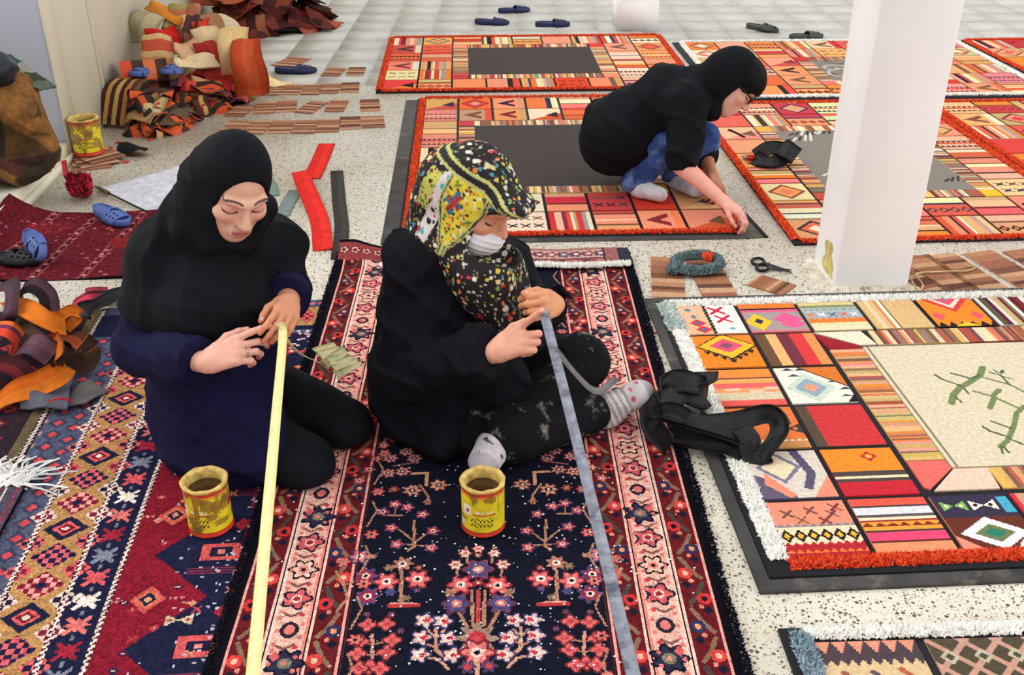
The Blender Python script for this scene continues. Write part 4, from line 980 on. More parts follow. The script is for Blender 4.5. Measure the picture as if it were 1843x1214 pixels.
slipper((62, 440), (92, 486), M_BLUE, 'blue rubber slipper tipped onto its side on the maroon rug', z=.05, roll=62)
slipper((-25, 478), (62, 478), M_BLKR, 'black rubber slipper beside the tipped blue slipper', z=.014)
slipper((500, 131), (566, 130), M_NAVY, 'navy slide slipper next to the rag heap and kilim rows')
slipper((858, 43), (913, 44), M_NAVY, 'navy slipper on the tiles between the blank-centred rug and another navy slipper')
slipper((895, 24), (955, 20), M_NAVY, 'navy slipper of the tile trio lying farthest from the patchwork rug')
slipper((963, 48), (1026, 46), M_NAVY, 'lone navy slipper nearest the white plinth on grey tiles')
slipper((1342, 50), (1402, 59), M_DKSL, 'dark grey flat slipper on the tiles, farther from the white pillar')
slipper((1426, 71), (1474, 68), M_DKSL, 'dark grey slipper on the tiles close to the white pillar')

# ---- paint tins of glue
M_TIN = material('printed_tin', attr=True, rough=.4, var=.22, vscale=35, bump=.15, bscale=80, spec=.5)
M_RIM = material('glue_crusted_rim', (206, 176, 100), rough=.55, var=.35, vscale=60, bump=.5, bscale=120)
M_GLUE = material('brown_glue', (62, 40, 22), rough=.18, var=.2, vscale=20, bump=.1, bscale=30, spec=.6)
def tin(loc, r, h, label, turn, dirt, seed):
    g_ = np.random.default_rng(seed); o = root('glue_tin', label, 'tin', loc, turn)
    n, m = 72, 40; V, F, C = [], [], []
    for j in range(m + 1):
        z = h * j / m; rr = r * (1.03 if j in (0, 1, m) else 1.0)
        for i in range(n): a = 2 * math.pi * i / n; V.append((rr * math.cos(a), rr * math.sin(a), z))
    blobs = [(g_.uniform(0, 6.28), g_.uniform(.1, 1), g_.uniform(.15, .5), g_.uniform(.06, .2)) for _ in range(dirt)]
    drips = [(g_.uniform(0, 6.28), g_.uniform(.05, .14), g_.uniform(.3, .8)) for _ in range(dirt // 2)]
    for j in range(m):
        for i in range(n):
            a = 2 * math.pi * (i + .5) / n; v = (j + .5) / m; c = (226, 208, 40)
            if v < .09 or v > .9: c = (206, 60, 36)
            elif v > .85: c = (226, 150, 50)
            s_ = (a / 6.283) % 1
            if .50 < v < .64 and (s_ < .47): c = (30, 22, 22) if (v < .535 or v > .61) else (204, 40, 40)
            # the white word on the stripe: an upright stroke and a bowl, then small strokes
            u = (s_ - .70) * 2 * math.pi * r / h
            if .44 < v < .68 and -.30 < u < -.04:
                if -.28 < u < -.22 or (.0 < 1 and abs(math.hypot((u + .2) * 1.3, (v - .56)) - .085) < .035 and u > -.22): c = (238, 236, 236)
                elif math.hypot((u + .2) * 1.3, (v - .54)) < .05: c = (190, 40, 110)
            if .52 < v < .58 and -.04 < u < .34 and int((u + 1) * 22) % 2 == 0: c = (236, 230, 226)
            if .47 < v < .49 and -.1 < u < .36: c = (200, 50, 60)
            if .2 < v < .42 and -.12 < u < .3 and (int(u * 40) + int(v * 30)) % 3 == 0: c = (84, 76, 30)
            if .14 < v < .28 and -.42 < u < -.3: c = (206, 212, 220)
            for (ba, bv, bw, bh) in blobs:
                d = ((a - ba + 3.14) % 6.283 - 3.14) / bw
                if d * d + ((v - bv) / bh) ** 2 < g_.uniform(.5, 1): c = tuple(np.array(c) * .35 + np.array((128, 92, 44)) * .65)
            for (ba, bw, bl) in drips:
                if abs((a - ba + 3.14) % 6.283 - 3.14) < bw and v > 1 - bl * (1 - .3 * g_.random()): c = tuple(np.array(c) * .4 + np.array((168, 112, 44)) * .6)
            q = [j * n + i, j * n + (i + 1) % n, (j + 1) * n + (i + 1) % n, (j + 1) * n + i]; F.append(q); C.append(lin(c))
    link('tin_body', mesh('tin_body', V, F, C, smooth=True), M_TIN, o)
    prof = [(r * 1.0, h - .004), (r * 1.05, h - .002), (r * 1.06, h + .003), (r * 1.0, h + .006), (r * .86, h + .003), (r * .8, h - .002), (r * .79, h - .02), (r * .82, h - .03)]
    V, F = [], []
    for k, (rr, z) in enumerate(prof):
        for i in range(n): a = 2 * math.pi * i / n; w_ = 1 + .012 * math.sin(a * 5 + seed) + .008 * math.sin(a * 11); V.append((rr * w_ * math.cos(a), rr * w_ * math.sin(a), z + .0012 * math.sin(a * 7 + k)))
        if k:
            for i in range(n): F.append([(k - 1) * n + i, (k - 1) * n + (i + 1) % n, k * n + (i + 1) % n, k * n + i])
    link('rim', mesh('rim', V, F, smooth=True), M_RIM, o)
    V = [(0, 0, h - .021)] + [(r * .82 * math.cos(2 * math.pi * i / n), r * .82 * math.sin(2 * math.pi * i / n), h - .022) for i in range(n)]
    link('glue', mesh('glue', V, [[0, 1 + i, 1 + (i + 1) % n] for i in range(n)]), M_GLUE, o)
    return o
tin(gp(382, 949) + [0, 0, .012], .0525, .128, 'glue-stained yellow tin in front of the kneeling woman', -.2, 26, 3)
tin(gp(870, 951) + [0, 0, .016], .0515, .128, 'bright yellow and red glue tin before the cross-legged woman', .05, 7, 5)
tin(gp(163, 283) + [0, 0, .026], .068, .165, 'rusty yellow glue tin on kilim squares against the wall', .3, 22, 9)

# ---- strips of felt on the floor
def rib(name, pts, width, cols, label, cat, side=None, thick=.004, mat=M_FELT, n=26, across=4, parent=None, back=None, **kw):
    """pts: (px, py, height)"""
    P = np.array([gp(x, y, z) for x, y, z in pts]); c0 = P.mean(0); c0[2] = 0
    if side is None:
        T = P[-1] - P[0]; side = np.cross(T, [0, 0, 1.])
    me = ribbon(name, P - c0, width, side, cols, n=n, thick=thick, across=across, **kw)
    if back is not None:
        d = me.color_attributes['Col'].data; k = 0; b_ = rgba(back)
        for p in me.polygons:
            if p.index % 1 == 0 and p.normal.z < -.05:
                for li in p.loop_indices: d[li].color = b_
    if parent is not None: return link(name, me, mat, parent, c0 - np.array(parent.location))
    return tag(link(name, me, mat, None, c0), label, cat)
RDF = [(206, 44, 40), (218, 52, 44)]
rib('felt_strip', [(588, 258, .004), (575, 290, .005), (560, 320, .006)], .082, RDF, 'short bright red felt strip on the floor', 'felt strip', side=(1, .12, 0))
rib('felt_strip', [(540, 308, .05), (548, 330, .045), (562, 362, .02), (576, 400, .007), (581, 449, .005)], .078, RDF, 'long bright red felt strip with lifted end on the floor', 'felt strip', side=(1, .25, .1))
rib('felt_strip', [(606, 307, .004), (610, 360, .005), (615, 410, .004), (609, 465, .005)], .058, [(58, 56, 54), (66, 64, 60)], 'charcoal felt strip beside the red strips', 'felt strip', side=(1, 0, 0), wob=.0008)
rib('felt_strip', [(532, 342, .004), (518, 365, .005), (508, 388, .004)], .06, [(120, 132, 130)], 'grey green felt scrap by the red strips', 'felt strip', side=(1, .2, 0))
rib('felt_strip', [(474, 318, .004), (484, 335, .02), (488, 352, .004)], .07, [(112, 134, 124)], 'small sage green scrap behind the black scarf', 'felt strip', side=(1, .2, 0))
rib('cloth_scrap', [(512, 396, .003), (528, 398, .003)], .03, [(222, 190, 140)], 'small cream scrap by the kneeling woman shoulder', 'scrap', side=(0, 1, 0))

# ---- by the wall: brush, rag, sheet of paper, rod
br = root('red_brush', 'small red bristle brush on the floor near the maroon rug', 'brush', gp(143, 360) * [1, 1, 0])
soft('brush_block', lambda p: union([ell((0, .03, .05), (.055, .03, .052))], 0)(p) + .006 * wrinkle(p, 90), (-.08, -.02, 0), (.08, .08, .13), .006, material('dark_red_bristle', (150, 34, 48), var=.5, vscale=60, bump=.8, bscale=200), br)
link('bristles', fuzz('bristles', [(-.045, .03, .03), (.045, .03, .03)], .05, [(196, 36, 60), (150, 24, 40), (70, 26, 30)], 4000, .03, z=.06), M_FUZZ, br)
link('handle', ribbon('handle', [(-.045, .03, .09), (-.06, .06, .12), (-.066, .08, .15)], .022, (1, 0, 0), [(226, 70, 90)], n=8), M_FELT, br)
def drape(name, corners, nx, ny, amp, cols, label, cat, mat, axis='x', thick=.003, freq=18, parent=None, seed=0, lift=.004, stripes_=None):
    P = [np.asarray(c, float) for c in corners]; u, v = np.meshgrid(np.linspace(0, 1, nx + 1), np.linspace(0, 1, ny + 1))
    S = (P[0] * ((1 - u) * (1 - v))[..., None] + P[1] * (u * (1 - v))[..., None] + P[2] * (u * v)[..., None] + P[3] * ((1 - u) * v)[..., None])
    q = S.reshape(-1, 3); nz = wrinkle(q * [1, 1, .3], freq, seed) + .5 * wrinkle(q, freq * 2.1, seed + 3)
    S[..., 2] += np.maximum(lift, lift + amp * (nz.reshape(u.shape) + .55)); S[..., 0] += amp * .3 * wrinkle(q, freq * .7, seed + 5).reshape(u.shape)
    m = nx + 1; nb = m * (ny + 1); c0 = S.reshape(-1, 3).mean(0); c0[2] = 0
    V = np.vstack([S.reshape(-1, 3), S.reshape(-1, 3) - [0, 0, thick]]) - c0; F, C = [], []
    cols = [lin(c) for c in cols]
    for j in range(ny):
        for i in range(nx):
            a_ = j * m + i; q_ = [a_, a_ + 1, a_ + m + 1, a_ + m]; t = (i / nx if axis == 'x' else j / ny)
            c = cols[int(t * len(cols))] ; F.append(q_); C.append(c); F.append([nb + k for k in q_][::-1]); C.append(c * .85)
    for j in range(ny):
        for i in (0, nx): a_ = j * m + i; F.append([a_, a_ + m, nb + a_ + m, nb + a_]); C.append(cols[0])
    for i in range(nx):
        for j in (0, ny): a_ = j * m + i; F.append([a_, a_ + 1, nb + a_ + 1, nb + a_]); C.append(cols[0])
    me = mesh(name, V, F, C, smooth=True)
    if parent is not None: return link(name, me, mat, parent, c0)
    return tag(link(name, me, mat, None, c0), label, cat)
M_CLOTH = material('loose_cloth', attr=True, rough=.9, var=.2, vscale=25, bump=.3, bscale=260, spec=.15)
drape('black_rag', [gp(208, 281), gp(262, 283), gp(268, 276), gp(215, 262)], 12, 6, .022, [(24, 24, 26)], 'small crumpled black rag near the wall tin', 'rag', M_CLOTH, freq=30, seed=2)
M_PAPER = material('pale_grey_paper', (196, 196, 206), rough=.8, var=.08, vscale=6, bump=.1, bscale=30)
drape('paper_sheet', [gp(178, 338), gp(268, 386), gp(352, 330), gp(330, 297)], 14, 10, .002, [(200, 200, 210)], 'pale grey sheet lying on the floor behind the kneeling woman', 'paper', M_CLOTH, freq=9, lift=.002)
rod = root('thin_rod', 'thin dark rod with olive grip lying along the pale sheet', 'rod', gp(172, 340))
def tube(name, P, r, mat, parent, n=8, cols=None):
    P = np.asarray(P, float); T = np.gradient(P, axis=0); T /= np.linalg.norm(T, axis=1)[:, None]; ref = np.array([.3, .2, .93]); V, F = [], []
    rr = np.interp(np.linspace(0, 1, len(P)), np.linspace(0, 1, len(np.atleast_1d(r))), np.atleast_1d(r))
    for p, t, q in zip(P, T, rr):
        x = unit(np.cross(t, ref)); y = np.cross(t, x)
        V += [tuple(p + x * q * math.cos(6.2832 * k / n) + y * q * math.sin(6.2832 * k / n)) for k in range(n)]
    for i in range(len(P) - 1):
        for k in range(n): F.append([i * n + k, i * n + (k + 1) % n, (i + 1) * n + (k + 1) % n, (i + 1) * n + k])
    me = bpy.data.meshes.new(name); me.from_pydata(V, [], F + [list(range(n))[::-1], [len(V) - n + k for k in range(n)]])
    for p in me.polygons: p.use_smooth = len(p.vertices) == 4
    return link(name, me, mat, parent)
M_DARK = material('dark_steel', (34, 32, 32), rough=.4, var=.15, bump=0, metal=.3); M_OLV = material('olive_grip', (96, 84, 48), rough=.7, var=.2)
d = gp(266, 386) - gp(172, 340)
tube('shaft', [d * t + [0, 0, .012] for t in (0, .5, 1)], .004, M_DARK, rod); tube('grip', [d * t + [0, 0, .013] for t in (.08, .16, .27)], .009, M_OLV, rod)

# ---- bundle in the recess by the wall
bc = np.array([-2.17, 4.25, .1])
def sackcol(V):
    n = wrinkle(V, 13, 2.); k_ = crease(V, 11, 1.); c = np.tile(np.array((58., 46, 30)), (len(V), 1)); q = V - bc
    c[n < -.3] = (84, 46, 40); rd = (q[:, 0] > .09) & (q[:, 2] > .12); c[rd] = (122, 82, 40); c[(k_ > .75)] = (132, 92, 48); c[k_ < .12] = c[k_ < .12] * .6  # hollows of the folds darkened: their shade is put into the colour
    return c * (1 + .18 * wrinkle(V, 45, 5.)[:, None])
def sackF(p):
    d = union([ell(bc + [-.07, .02, .2], (.24, .2, .21)), ell(bc + [.07, -.02, .10], (.16, .16, .11)), cap(bc + [-.12, -.08, .40], bc + [.15, -.03, .27], .05, .055), cap(bc + [.15, -.03, .27], bc + [.14, -.07, .1], .05, .045), ell(bc + [-.1, .08, .36], (.2, .14, .09)), ell(bc + [.04, .0, .33], (.14, .14, .09))], .035)(p)
    return smax(d - .030 * crease(p, 11, 1., 2) + .016 * wrinkle(p, 22, 1.) + .006 * wrinkle(p, 55, 3.), bc[2] - .012 - p[:, 2], .01)
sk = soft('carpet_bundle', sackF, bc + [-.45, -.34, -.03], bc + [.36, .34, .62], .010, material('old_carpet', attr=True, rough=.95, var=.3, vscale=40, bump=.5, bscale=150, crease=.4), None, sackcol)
tag(sk, 'bulging brown carpet bundle in the wall recess', 'bundle')
tag(soft('navy_tarp', lambda p: union([ell(bc + [.0, -.04, .46], (.15, .13, .06)), cap(bc + [-.1, -.14, .40], bc + [.1, -.06, .44], .05, .05)], .03)(p) + .014 * wrinkle(p, 22, 4.) - .012 * crease(p, 16, 2.), bc + [-.4, -.35, .25], bc + [.3, .3, .68], .010,
     material('navy_tarp', (30, 33, 44), rough=.4, var=.2, bump=.1), None), 'folded dark navy tarpaulin on top of the carpet bundle', 'tarpaulin')
drape('green_cloth', [bc + [.06, .02, .44], bc + [.2, .04, .33], bc + [.22, .15, .33], bc + [.06, .15, .46]], 12, 9, .02, [(44, 74, 64), (130, 136, 120), (50, 60, 48), (84, 98, 84)], 'green embroidered cloth tucked behind the carpet bundle', 'cloth', M_CLOTH, freq=40, seed=3)
drape('grey_cloth', [bc + [-.1, -.26, .30], bc + [.06, -.22, .26], bc + [.02, -.15, .40], bc + [-.1, -.15, .43]], 10, 8, .015, [(86, 98, 116)], 'grey blue cloth hanging over the carpet bundle front', 'cloth', M_CLOTH, freq=30, seed=8)

# ---- heap of trimmed rug edges, left
BRN, ORG, PUR = (66, 48, 42), (214, 116, 38), (84, 60, 70)
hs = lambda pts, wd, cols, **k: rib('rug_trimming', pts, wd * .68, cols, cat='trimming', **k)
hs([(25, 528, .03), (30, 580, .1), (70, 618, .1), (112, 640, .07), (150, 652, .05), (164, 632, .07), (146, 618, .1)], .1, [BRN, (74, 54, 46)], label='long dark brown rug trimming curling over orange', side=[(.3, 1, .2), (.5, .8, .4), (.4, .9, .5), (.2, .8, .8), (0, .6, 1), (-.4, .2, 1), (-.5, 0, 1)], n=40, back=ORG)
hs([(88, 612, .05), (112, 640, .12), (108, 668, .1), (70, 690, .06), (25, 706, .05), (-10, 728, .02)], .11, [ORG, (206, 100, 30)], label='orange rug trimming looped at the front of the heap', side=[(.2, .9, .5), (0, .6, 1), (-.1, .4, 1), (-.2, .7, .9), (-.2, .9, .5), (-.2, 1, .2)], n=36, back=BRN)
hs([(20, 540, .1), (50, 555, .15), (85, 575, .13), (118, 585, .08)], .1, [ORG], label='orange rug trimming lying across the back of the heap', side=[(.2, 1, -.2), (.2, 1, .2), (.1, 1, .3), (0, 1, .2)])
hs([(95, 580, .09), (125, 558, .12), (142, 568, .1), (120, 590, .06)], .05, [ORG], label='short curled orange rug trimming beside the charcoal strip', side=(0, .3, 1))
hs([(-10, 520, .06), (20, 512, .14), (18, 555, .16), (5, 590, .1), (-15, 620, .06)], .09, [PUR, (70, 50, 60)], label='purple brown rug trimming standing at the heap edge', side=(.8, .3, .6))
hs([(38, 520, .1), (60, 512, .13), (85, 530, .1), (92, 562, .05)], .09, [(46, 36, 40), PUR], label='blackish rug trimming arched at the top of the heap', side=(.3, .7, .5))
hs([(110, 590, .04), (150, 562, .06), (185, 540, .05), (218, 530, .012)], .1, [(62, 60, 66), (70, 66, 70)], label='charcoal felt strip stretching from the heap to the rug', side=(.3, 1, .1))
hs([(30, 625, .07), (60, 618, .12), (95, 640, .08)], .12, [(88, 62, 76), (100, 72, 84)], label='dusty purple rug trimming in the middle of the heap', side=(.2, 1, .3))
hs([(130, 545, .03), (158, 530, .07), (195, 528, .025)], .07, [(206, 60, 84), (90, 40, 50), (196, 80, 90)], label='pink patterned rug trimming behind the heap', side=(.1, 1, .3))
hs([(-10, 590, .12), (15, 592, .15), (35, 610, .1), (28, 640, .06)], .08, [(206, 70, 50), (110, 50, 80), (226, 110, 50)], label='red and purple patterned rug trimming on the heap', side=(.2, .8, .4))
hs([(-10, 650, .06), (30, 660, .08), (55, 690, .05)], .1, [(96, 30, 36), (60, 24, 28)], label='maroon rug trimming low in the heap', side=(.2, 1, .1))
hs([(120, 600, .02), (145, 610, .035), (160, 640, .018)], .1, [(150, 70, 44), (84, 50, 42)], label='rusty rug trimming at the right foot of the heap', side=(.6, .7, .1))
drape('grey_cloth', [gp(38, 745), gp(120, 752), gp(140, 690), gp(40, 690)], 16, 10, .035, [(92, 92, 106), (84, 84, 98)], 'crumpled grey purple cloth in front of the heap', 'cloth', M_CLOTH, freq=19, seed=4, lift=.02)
drape('grey_felt_scrap', [gp(110, 742), gp(160, 738), gp(201, 708), gp(165, 690)], 12, 8, .018, [(104, 102, 100), (96, 94, 94)], 'stiff grey felt scrap beside the grey purple cloth', 'felt', M_FELT, freq=16, seed=9, lift=.012)
rib('red_thread', [(85, 722, .075), (105, 716, .08), (130, 720, .06)], .006, [(190, 40, 50)], 'red thread on the grey purple cloth', 'thread', side=(0, 1, 0), thick=.003)

# ---- rag heaps by the wall
SC = {}
def scrap_mesh(w_, h_, bend, cols, axis, seed):
    g_ = np.random.default_rng(seed); nx, ny = 8, 8
    u, v = np.meshgrid(np.linspace(-.5, .5, nx + 1), np.linspace(-.5, .5, ny + 1))
    X, Y = u * w_, v * h_; Z = bend * (Y / h_) ** 2 * 4 * -.5 * h_ + .012 * np.sin(u * g_.uniform(4, 10) + g_.uniform(0, 6)) * np.cos(v * g_.uniform(3, 8))
    X = X * (1 - g_.uniform(0, .25) * (v + .5) - g_.uniform(0, .07) * np.abs(v * 2) ** 5) + .007 * np.sin(v * 7 + seed); Y = Y * (1 - .25 * abs(bend)) * (1 - g_.uniform(0, .08) * np.abs(u * 2) ** 4) + .004 * np.sin(u * 9 + seed); Z = Z + .009 * np.sin(u * 5 + v * 4 + seed); S = np.stack([X, Y, Z], -1); m = nx + 1; nb = m * (ny + 1)
    V = np.vstack([S.reshape(-1, 3), S.reshape(-1, 3) - [0, 0, .006]]); F, C = [], []; cl = [lin(c) for c in cols]
    for j in range(ny):
        for i in range(nx):
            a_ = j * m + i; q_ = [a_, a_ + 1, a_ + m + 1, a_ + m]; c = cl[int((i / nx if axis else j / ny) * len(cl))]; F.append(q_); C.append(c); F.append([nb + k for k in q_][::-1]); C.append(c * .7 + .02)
    for j in range(ny):
        for i in (0, nx): a_ = j * m + i; F.append([a_, a_ + m, nb + a_ + m, nb + a_]); C.append(cl[0] * .8)
    for i in range(nx):
        for j in (0, ny): a_ = j * m + i; F.append([a_, a_ + 1, nb + a_ + 1, nb + a_]); C.append(cl[-1] * .8)
    me = mesh('kilim_scrap', V, F, C); me.materials.append(M_WOVEN); return me
from mathutils import Matrix, Vector, Euler
def scrap(p, w_, h_, bend, cols, axis, rot, label, group=None, seed=0):
    return tag(link('kilim_scrap', scrap_mesh(w_, h_, bend, cols, axis, seed), None, None, p, tuple(math.radians(r) for r in rot)), label, 'scrap', group)
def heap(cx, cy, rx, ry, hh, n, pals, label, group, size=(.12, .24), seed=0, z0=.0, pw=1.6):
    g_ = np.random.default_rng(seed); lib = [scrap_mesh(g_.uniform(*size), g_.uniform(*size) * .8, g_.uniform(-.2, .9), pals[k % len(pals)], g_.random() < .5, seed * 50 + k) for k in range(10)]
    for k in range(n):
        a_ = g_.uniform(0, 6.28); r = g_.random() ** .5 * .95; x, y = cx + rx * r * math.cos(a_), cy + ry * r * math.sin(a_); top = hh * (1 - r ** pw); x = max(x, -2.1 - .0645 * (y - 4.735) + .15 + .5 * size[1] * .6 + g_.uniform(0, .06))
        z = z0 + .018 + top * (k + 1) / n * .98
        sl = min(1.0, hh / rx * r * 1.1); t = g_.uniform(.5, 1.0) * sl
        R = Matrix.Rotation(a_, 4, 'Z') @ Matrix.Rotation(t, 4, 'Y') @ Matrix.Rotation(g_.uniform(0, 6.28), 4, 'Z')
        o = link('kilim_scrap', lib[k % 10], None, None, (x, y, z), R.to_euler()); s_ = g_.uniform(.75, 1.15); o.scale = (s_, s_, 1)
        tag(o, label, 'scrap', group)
DKR = [[(80, 34, 36), (60, 30, 34), (110, 50, 44)], [(120, 56, 44), (70, 36, 36), (150, 90, 66), (80, 40, 38)], [(60, 34, 34)], [(160, 84, 58), (96, 44, 40)], [(130, 40, 42), (90, 34, 38)]]
MIX = [[(206, 84, 50), (60, 44, 40), (196, 150, 104)], [(160, 128, 88), (196, 172, 128)], [(170, 40, 44), (206, 70, 60)], [(90, 60, 48), (196, 160, 90), (110, 44, 46), (60, 46, 40)], [(44, 40, 40), (84, 70, 60)], [(206, 110, 60), (222, 190, 140)], [(196, 180, 150), (150, 110, 80)], [(100, 70, 100), (206, 90, 80)]]
STR = [[(66, 44, 40), (176, 130, 70), (66, 44, 40), (140, 80, 56), (46, 34, 36), (176, 130, 70)], [(50, 40, 40), (196, 84, 50), (60, 50, 44), (150, 110, 76)], [(46, 42, 40), (96, 80, 62)], [(206, 90, 54), (70, 50, 44), (206, 90, 54)]]
# the near bundle of folded striped kilims
c = gp(245, 236); 
heap(c[0] + .02, c[1] + .08, .27, .2, .22, 38, STR + MIX[:2], 'crumpled striped kilim scrap in the heap behind the wall tin', 'scraps in the near rag heap', (.14, .26), 21)
def fold(name, base, wdt, prof, cols, label, yaw):
    P = np.array([(0, y, z) for y, z in prof]); me = ribbon(name, P, wdt, (1, 0, 0), cols, n=34, thick=.008, across=len(cols), wob=.0015); return tag(link(name, me, M_WOVEN, None, base, (0, 0, math.radians(yaw))), label, 'kilim')
BY = [(60, 42, 40), (186, 140, 76), (70, 44, 42), (190, 150, 84), (60, 44, 44), (176, 120, 66), (84, 50, 46), (110, 78, 56), (60, 44, 42)]
fold('folded_kilim', gp(236, 220) + [0, 0, 0], .23, [(.14, .19), (.08, .21), (.02, .20), (-.03, .17), (-.07, .11), (-.10, .06), (-.12, .02)], BY, 'folded brown and yellow striped kilim draped over the near heap', -14)
fold('folded_kilim', gp(272, 200), .24, [(.16, .2), (.08, .26), (-.02, .25), (-.1, .2), (-.06, .17), (.04, .19), (-.02, .15), (-.11, .13)], [(196, 74, 50), (70, 52, 46), (206, 110, 70), (80, 56, 46)], 'folded orange and brown kilim on the near heap', 20)
c = gp(352, 200)
heap(c[0], c[1] + .1, .26, .2, .20, 30, [MIX[0], MIX[2], STR[1], MIX[7], STR[3], MIX[3]], 'bright red patterned scrap in the middle rag heap', 'scraps in the middle rag heap', (.12, .22), 22)
c = gp(385, 170)
heap(c[0], c[1] + .05, .28, .22, .22, 24, MIX, 'mixed kilim scrap in the rag heap below the leather flap', 'scraps in the tall rag heap', (.14, .24), 23)
c = gp(300, 150)
heap(c[0] + .12, c[1] + .2, .42, .26, .46, 34, [MIX[1], MIX[4], MIX[6], MIX[3], MIX[5], MIX[4]], 'kilim scrap in the tall rag heap against the wall', 'scraps in the tallest rag heap', (.16, .28), 24)
c = gp(430, 66)
heap(c[0] + .05, c[1] + .35, .55, .42, .46, 80, DKR, 'dark red folded scrap in the far wall heap', 'scraps in the far red heap', (.22, .42), 25, pw=2.2)
far = gp(430, 60)
for k in range(7):
    g2 = [(190, 96, 66), (150, 60, 52), (176, 120, 76), (120, 50, 50), (206, 110, 80), (110, 40, 44), (160, 130, 90)][k]
    fold('folded_kilim', far + [-.02 + .05 * (k % 3), .25 + .04 * (k % 2), .22 + .045 * k], .62 - .04 * k, [(.2, .0), (.1, .03), (-.05, .03), (-.16, .0), (-.2, -.04)], [g2, tuple(int(v * .7) for v in g2), g2], ['rust red', 'wine red', 'tan and ochre', 'dark maroon', 'salmon red', 'deep crimson', 'pale straw'][k] + ' folded kilim stacked on the far red heap', -8 + 5 * k)
# pieces that stand out on the tall heap (px, py of the middle, distance)
def hang(px, py, Y, w_, h_, tilt, yaw, roll, cols, axis, label, bend=.2, seed=1):
    return scrap(at(px, py, Y), w_, h_, bend, cols, axis, (tilt, roll, yaw), label, None, seed)
hang(322, 50, 6.05, .2, .3, 62, -4, 0, [(196, 150, 92), (206, 176, 120), (150, 130, 80), (206, 184, 130), (190, 120, 80), (160, 150, 96)], False, 'ochre and sage striped kilim square hanging on the tall heap', .15, 31)
hang(281, 102, 5.75, .19, .26, 66, -2, 0, [(214, 176, 124), (206, 150, 104), (214, 180, 130), (200, 90, 66), (214, 176, 124)], False, 'tan kilim square with a red line leaning on the tall heap', .1, 32)
hang(255, 42, 6.0, .2, .22, 50, -20, 10, [(160, 150, 118), (176, 166, 134)], True, 'sage grey felt piece at the top of the tall heap', .5, 33)
hang(298, 20, 6.1, .26, .08, 30, -25, 20, [(206, 130, 50)], True, 'orange strip sticking out of the tall heap top', .4, 34)
hang(290, 55, 5.95, .2, .14, 40, 15, 0, [(196, 44, 40)], True, 'bright red cloth tucked into the tall heap', .8, 35)
hang(362, 42, 6.05, .1, .12, 45, 10, 0, [(222, 70, 56)], True, 'bright vermilion scrap beside the striped hanging square', .6, 36)
hang(345, 48, 6.03, .1, .28, 62, -4, 0, [(150, 90, 80), (96, 60, 66), (176, 110, 90)], False, 'mauve striped kilim strip beside the ochre square', .1, 37)
hang(383, 108, 5.75, .15, .30, 50, 28, -10, [(150, 46, 40), (170, 56, 46)], True, 'dark red felt flap on the tall heap', .3, 38)
hang(376, 68, 5.9, .17, .2, 48, 24, -8, [(214, 190, 150), (206, 180, 140)], True, 'cream felt flap on the tall heap', .3, 39)
hang(420, 95, 5.7, .17, .42, 70, 8, 0, [(214, 184, 134), (206, 176, 120)], True, 'cream rug strip arched at the end of the tall heap', .8, 40)
hang(447, 118, 5.62, .2, .36, 72, 14, 0, [(176, 72, 40), (190, 84, 48), (170, 66, 38)], True, 'large rust orange leather flap at the end of the tall heap', .6, 41)
hang(345, 88, 5.8, .2, .18, 30, 40, 5, [(206, 160, 128), (196, 150, 120)], True, 'pinkish tan scrap lying on the tall heap slope', .2, 42)
hang(352, 105, 5.7, .24, .12, 25, 20, 0, [(222, 200, 160)], True, 'pale cream scrap on the tall heap slope', .3, 43)
rib('kilim_strip', [(470, 128, .12), (480, 142, .05), (505, 151, .008), (528, 150, .004)], .09, [(226, 204, 150)], 'cream strip trailing from the rag heap to the kilim rows', 'strip', side=(.3, 1, 0), n=20)
rib('kilim_roll', [(352, 125, .14), (375, 133, .12), (398, 138, .09)], .05, [(176, 52, 60), (90, 60, 110), (196, 80, 80)], 'rolled red and violet kilim strip on the middle heap', 'roll', side=(.2, .8, .6), thick=.03)
rib('kilim_roll', [(300, 222, .014), (325, 219, .014), (350, 214, .014)], .05, [(206, 90, 56), (150, 60, 60), (222, 130, 90)], 'rolled orange kilim strip at the foot of the middle heap', 'roll', side=(.1, 1, .2), thick=.028)
# pair of slippers on the heap
b0 = at(272, 150, 5.5)
slipper(tuple(b0 + [-.02, .14, .0]), tuple(b0 + [-.05, -.10, -.0]), M_BLUE, 'blue slipper with rounded opening on the rag heap, beside the striped kilim', pitch=14, z=.03)
b1 = at(305, 146, 5.5)
slipper(tuple(b1 + [.02, .14, .0]), tuple(b1 + [.02, -.10, -.0]), M_BLUE, 'blue slipper on the rag heap, beside the red patterned scraps', pitch=14, z=.03)
for k, (x, y) in enumerate(((196, 265), (225, 290), (270, 250), (212, 255))):
    rib('kilim_crumb', [(x - 4, y, .003), (x + 5, y + 1, .004)], .03, [(176, 76, 50)], 'tiny orange scrap on the floor by the wall tin', 'scrap', side=(0, 1, 0))['group'] = 'tiny scraps by the wall tin'

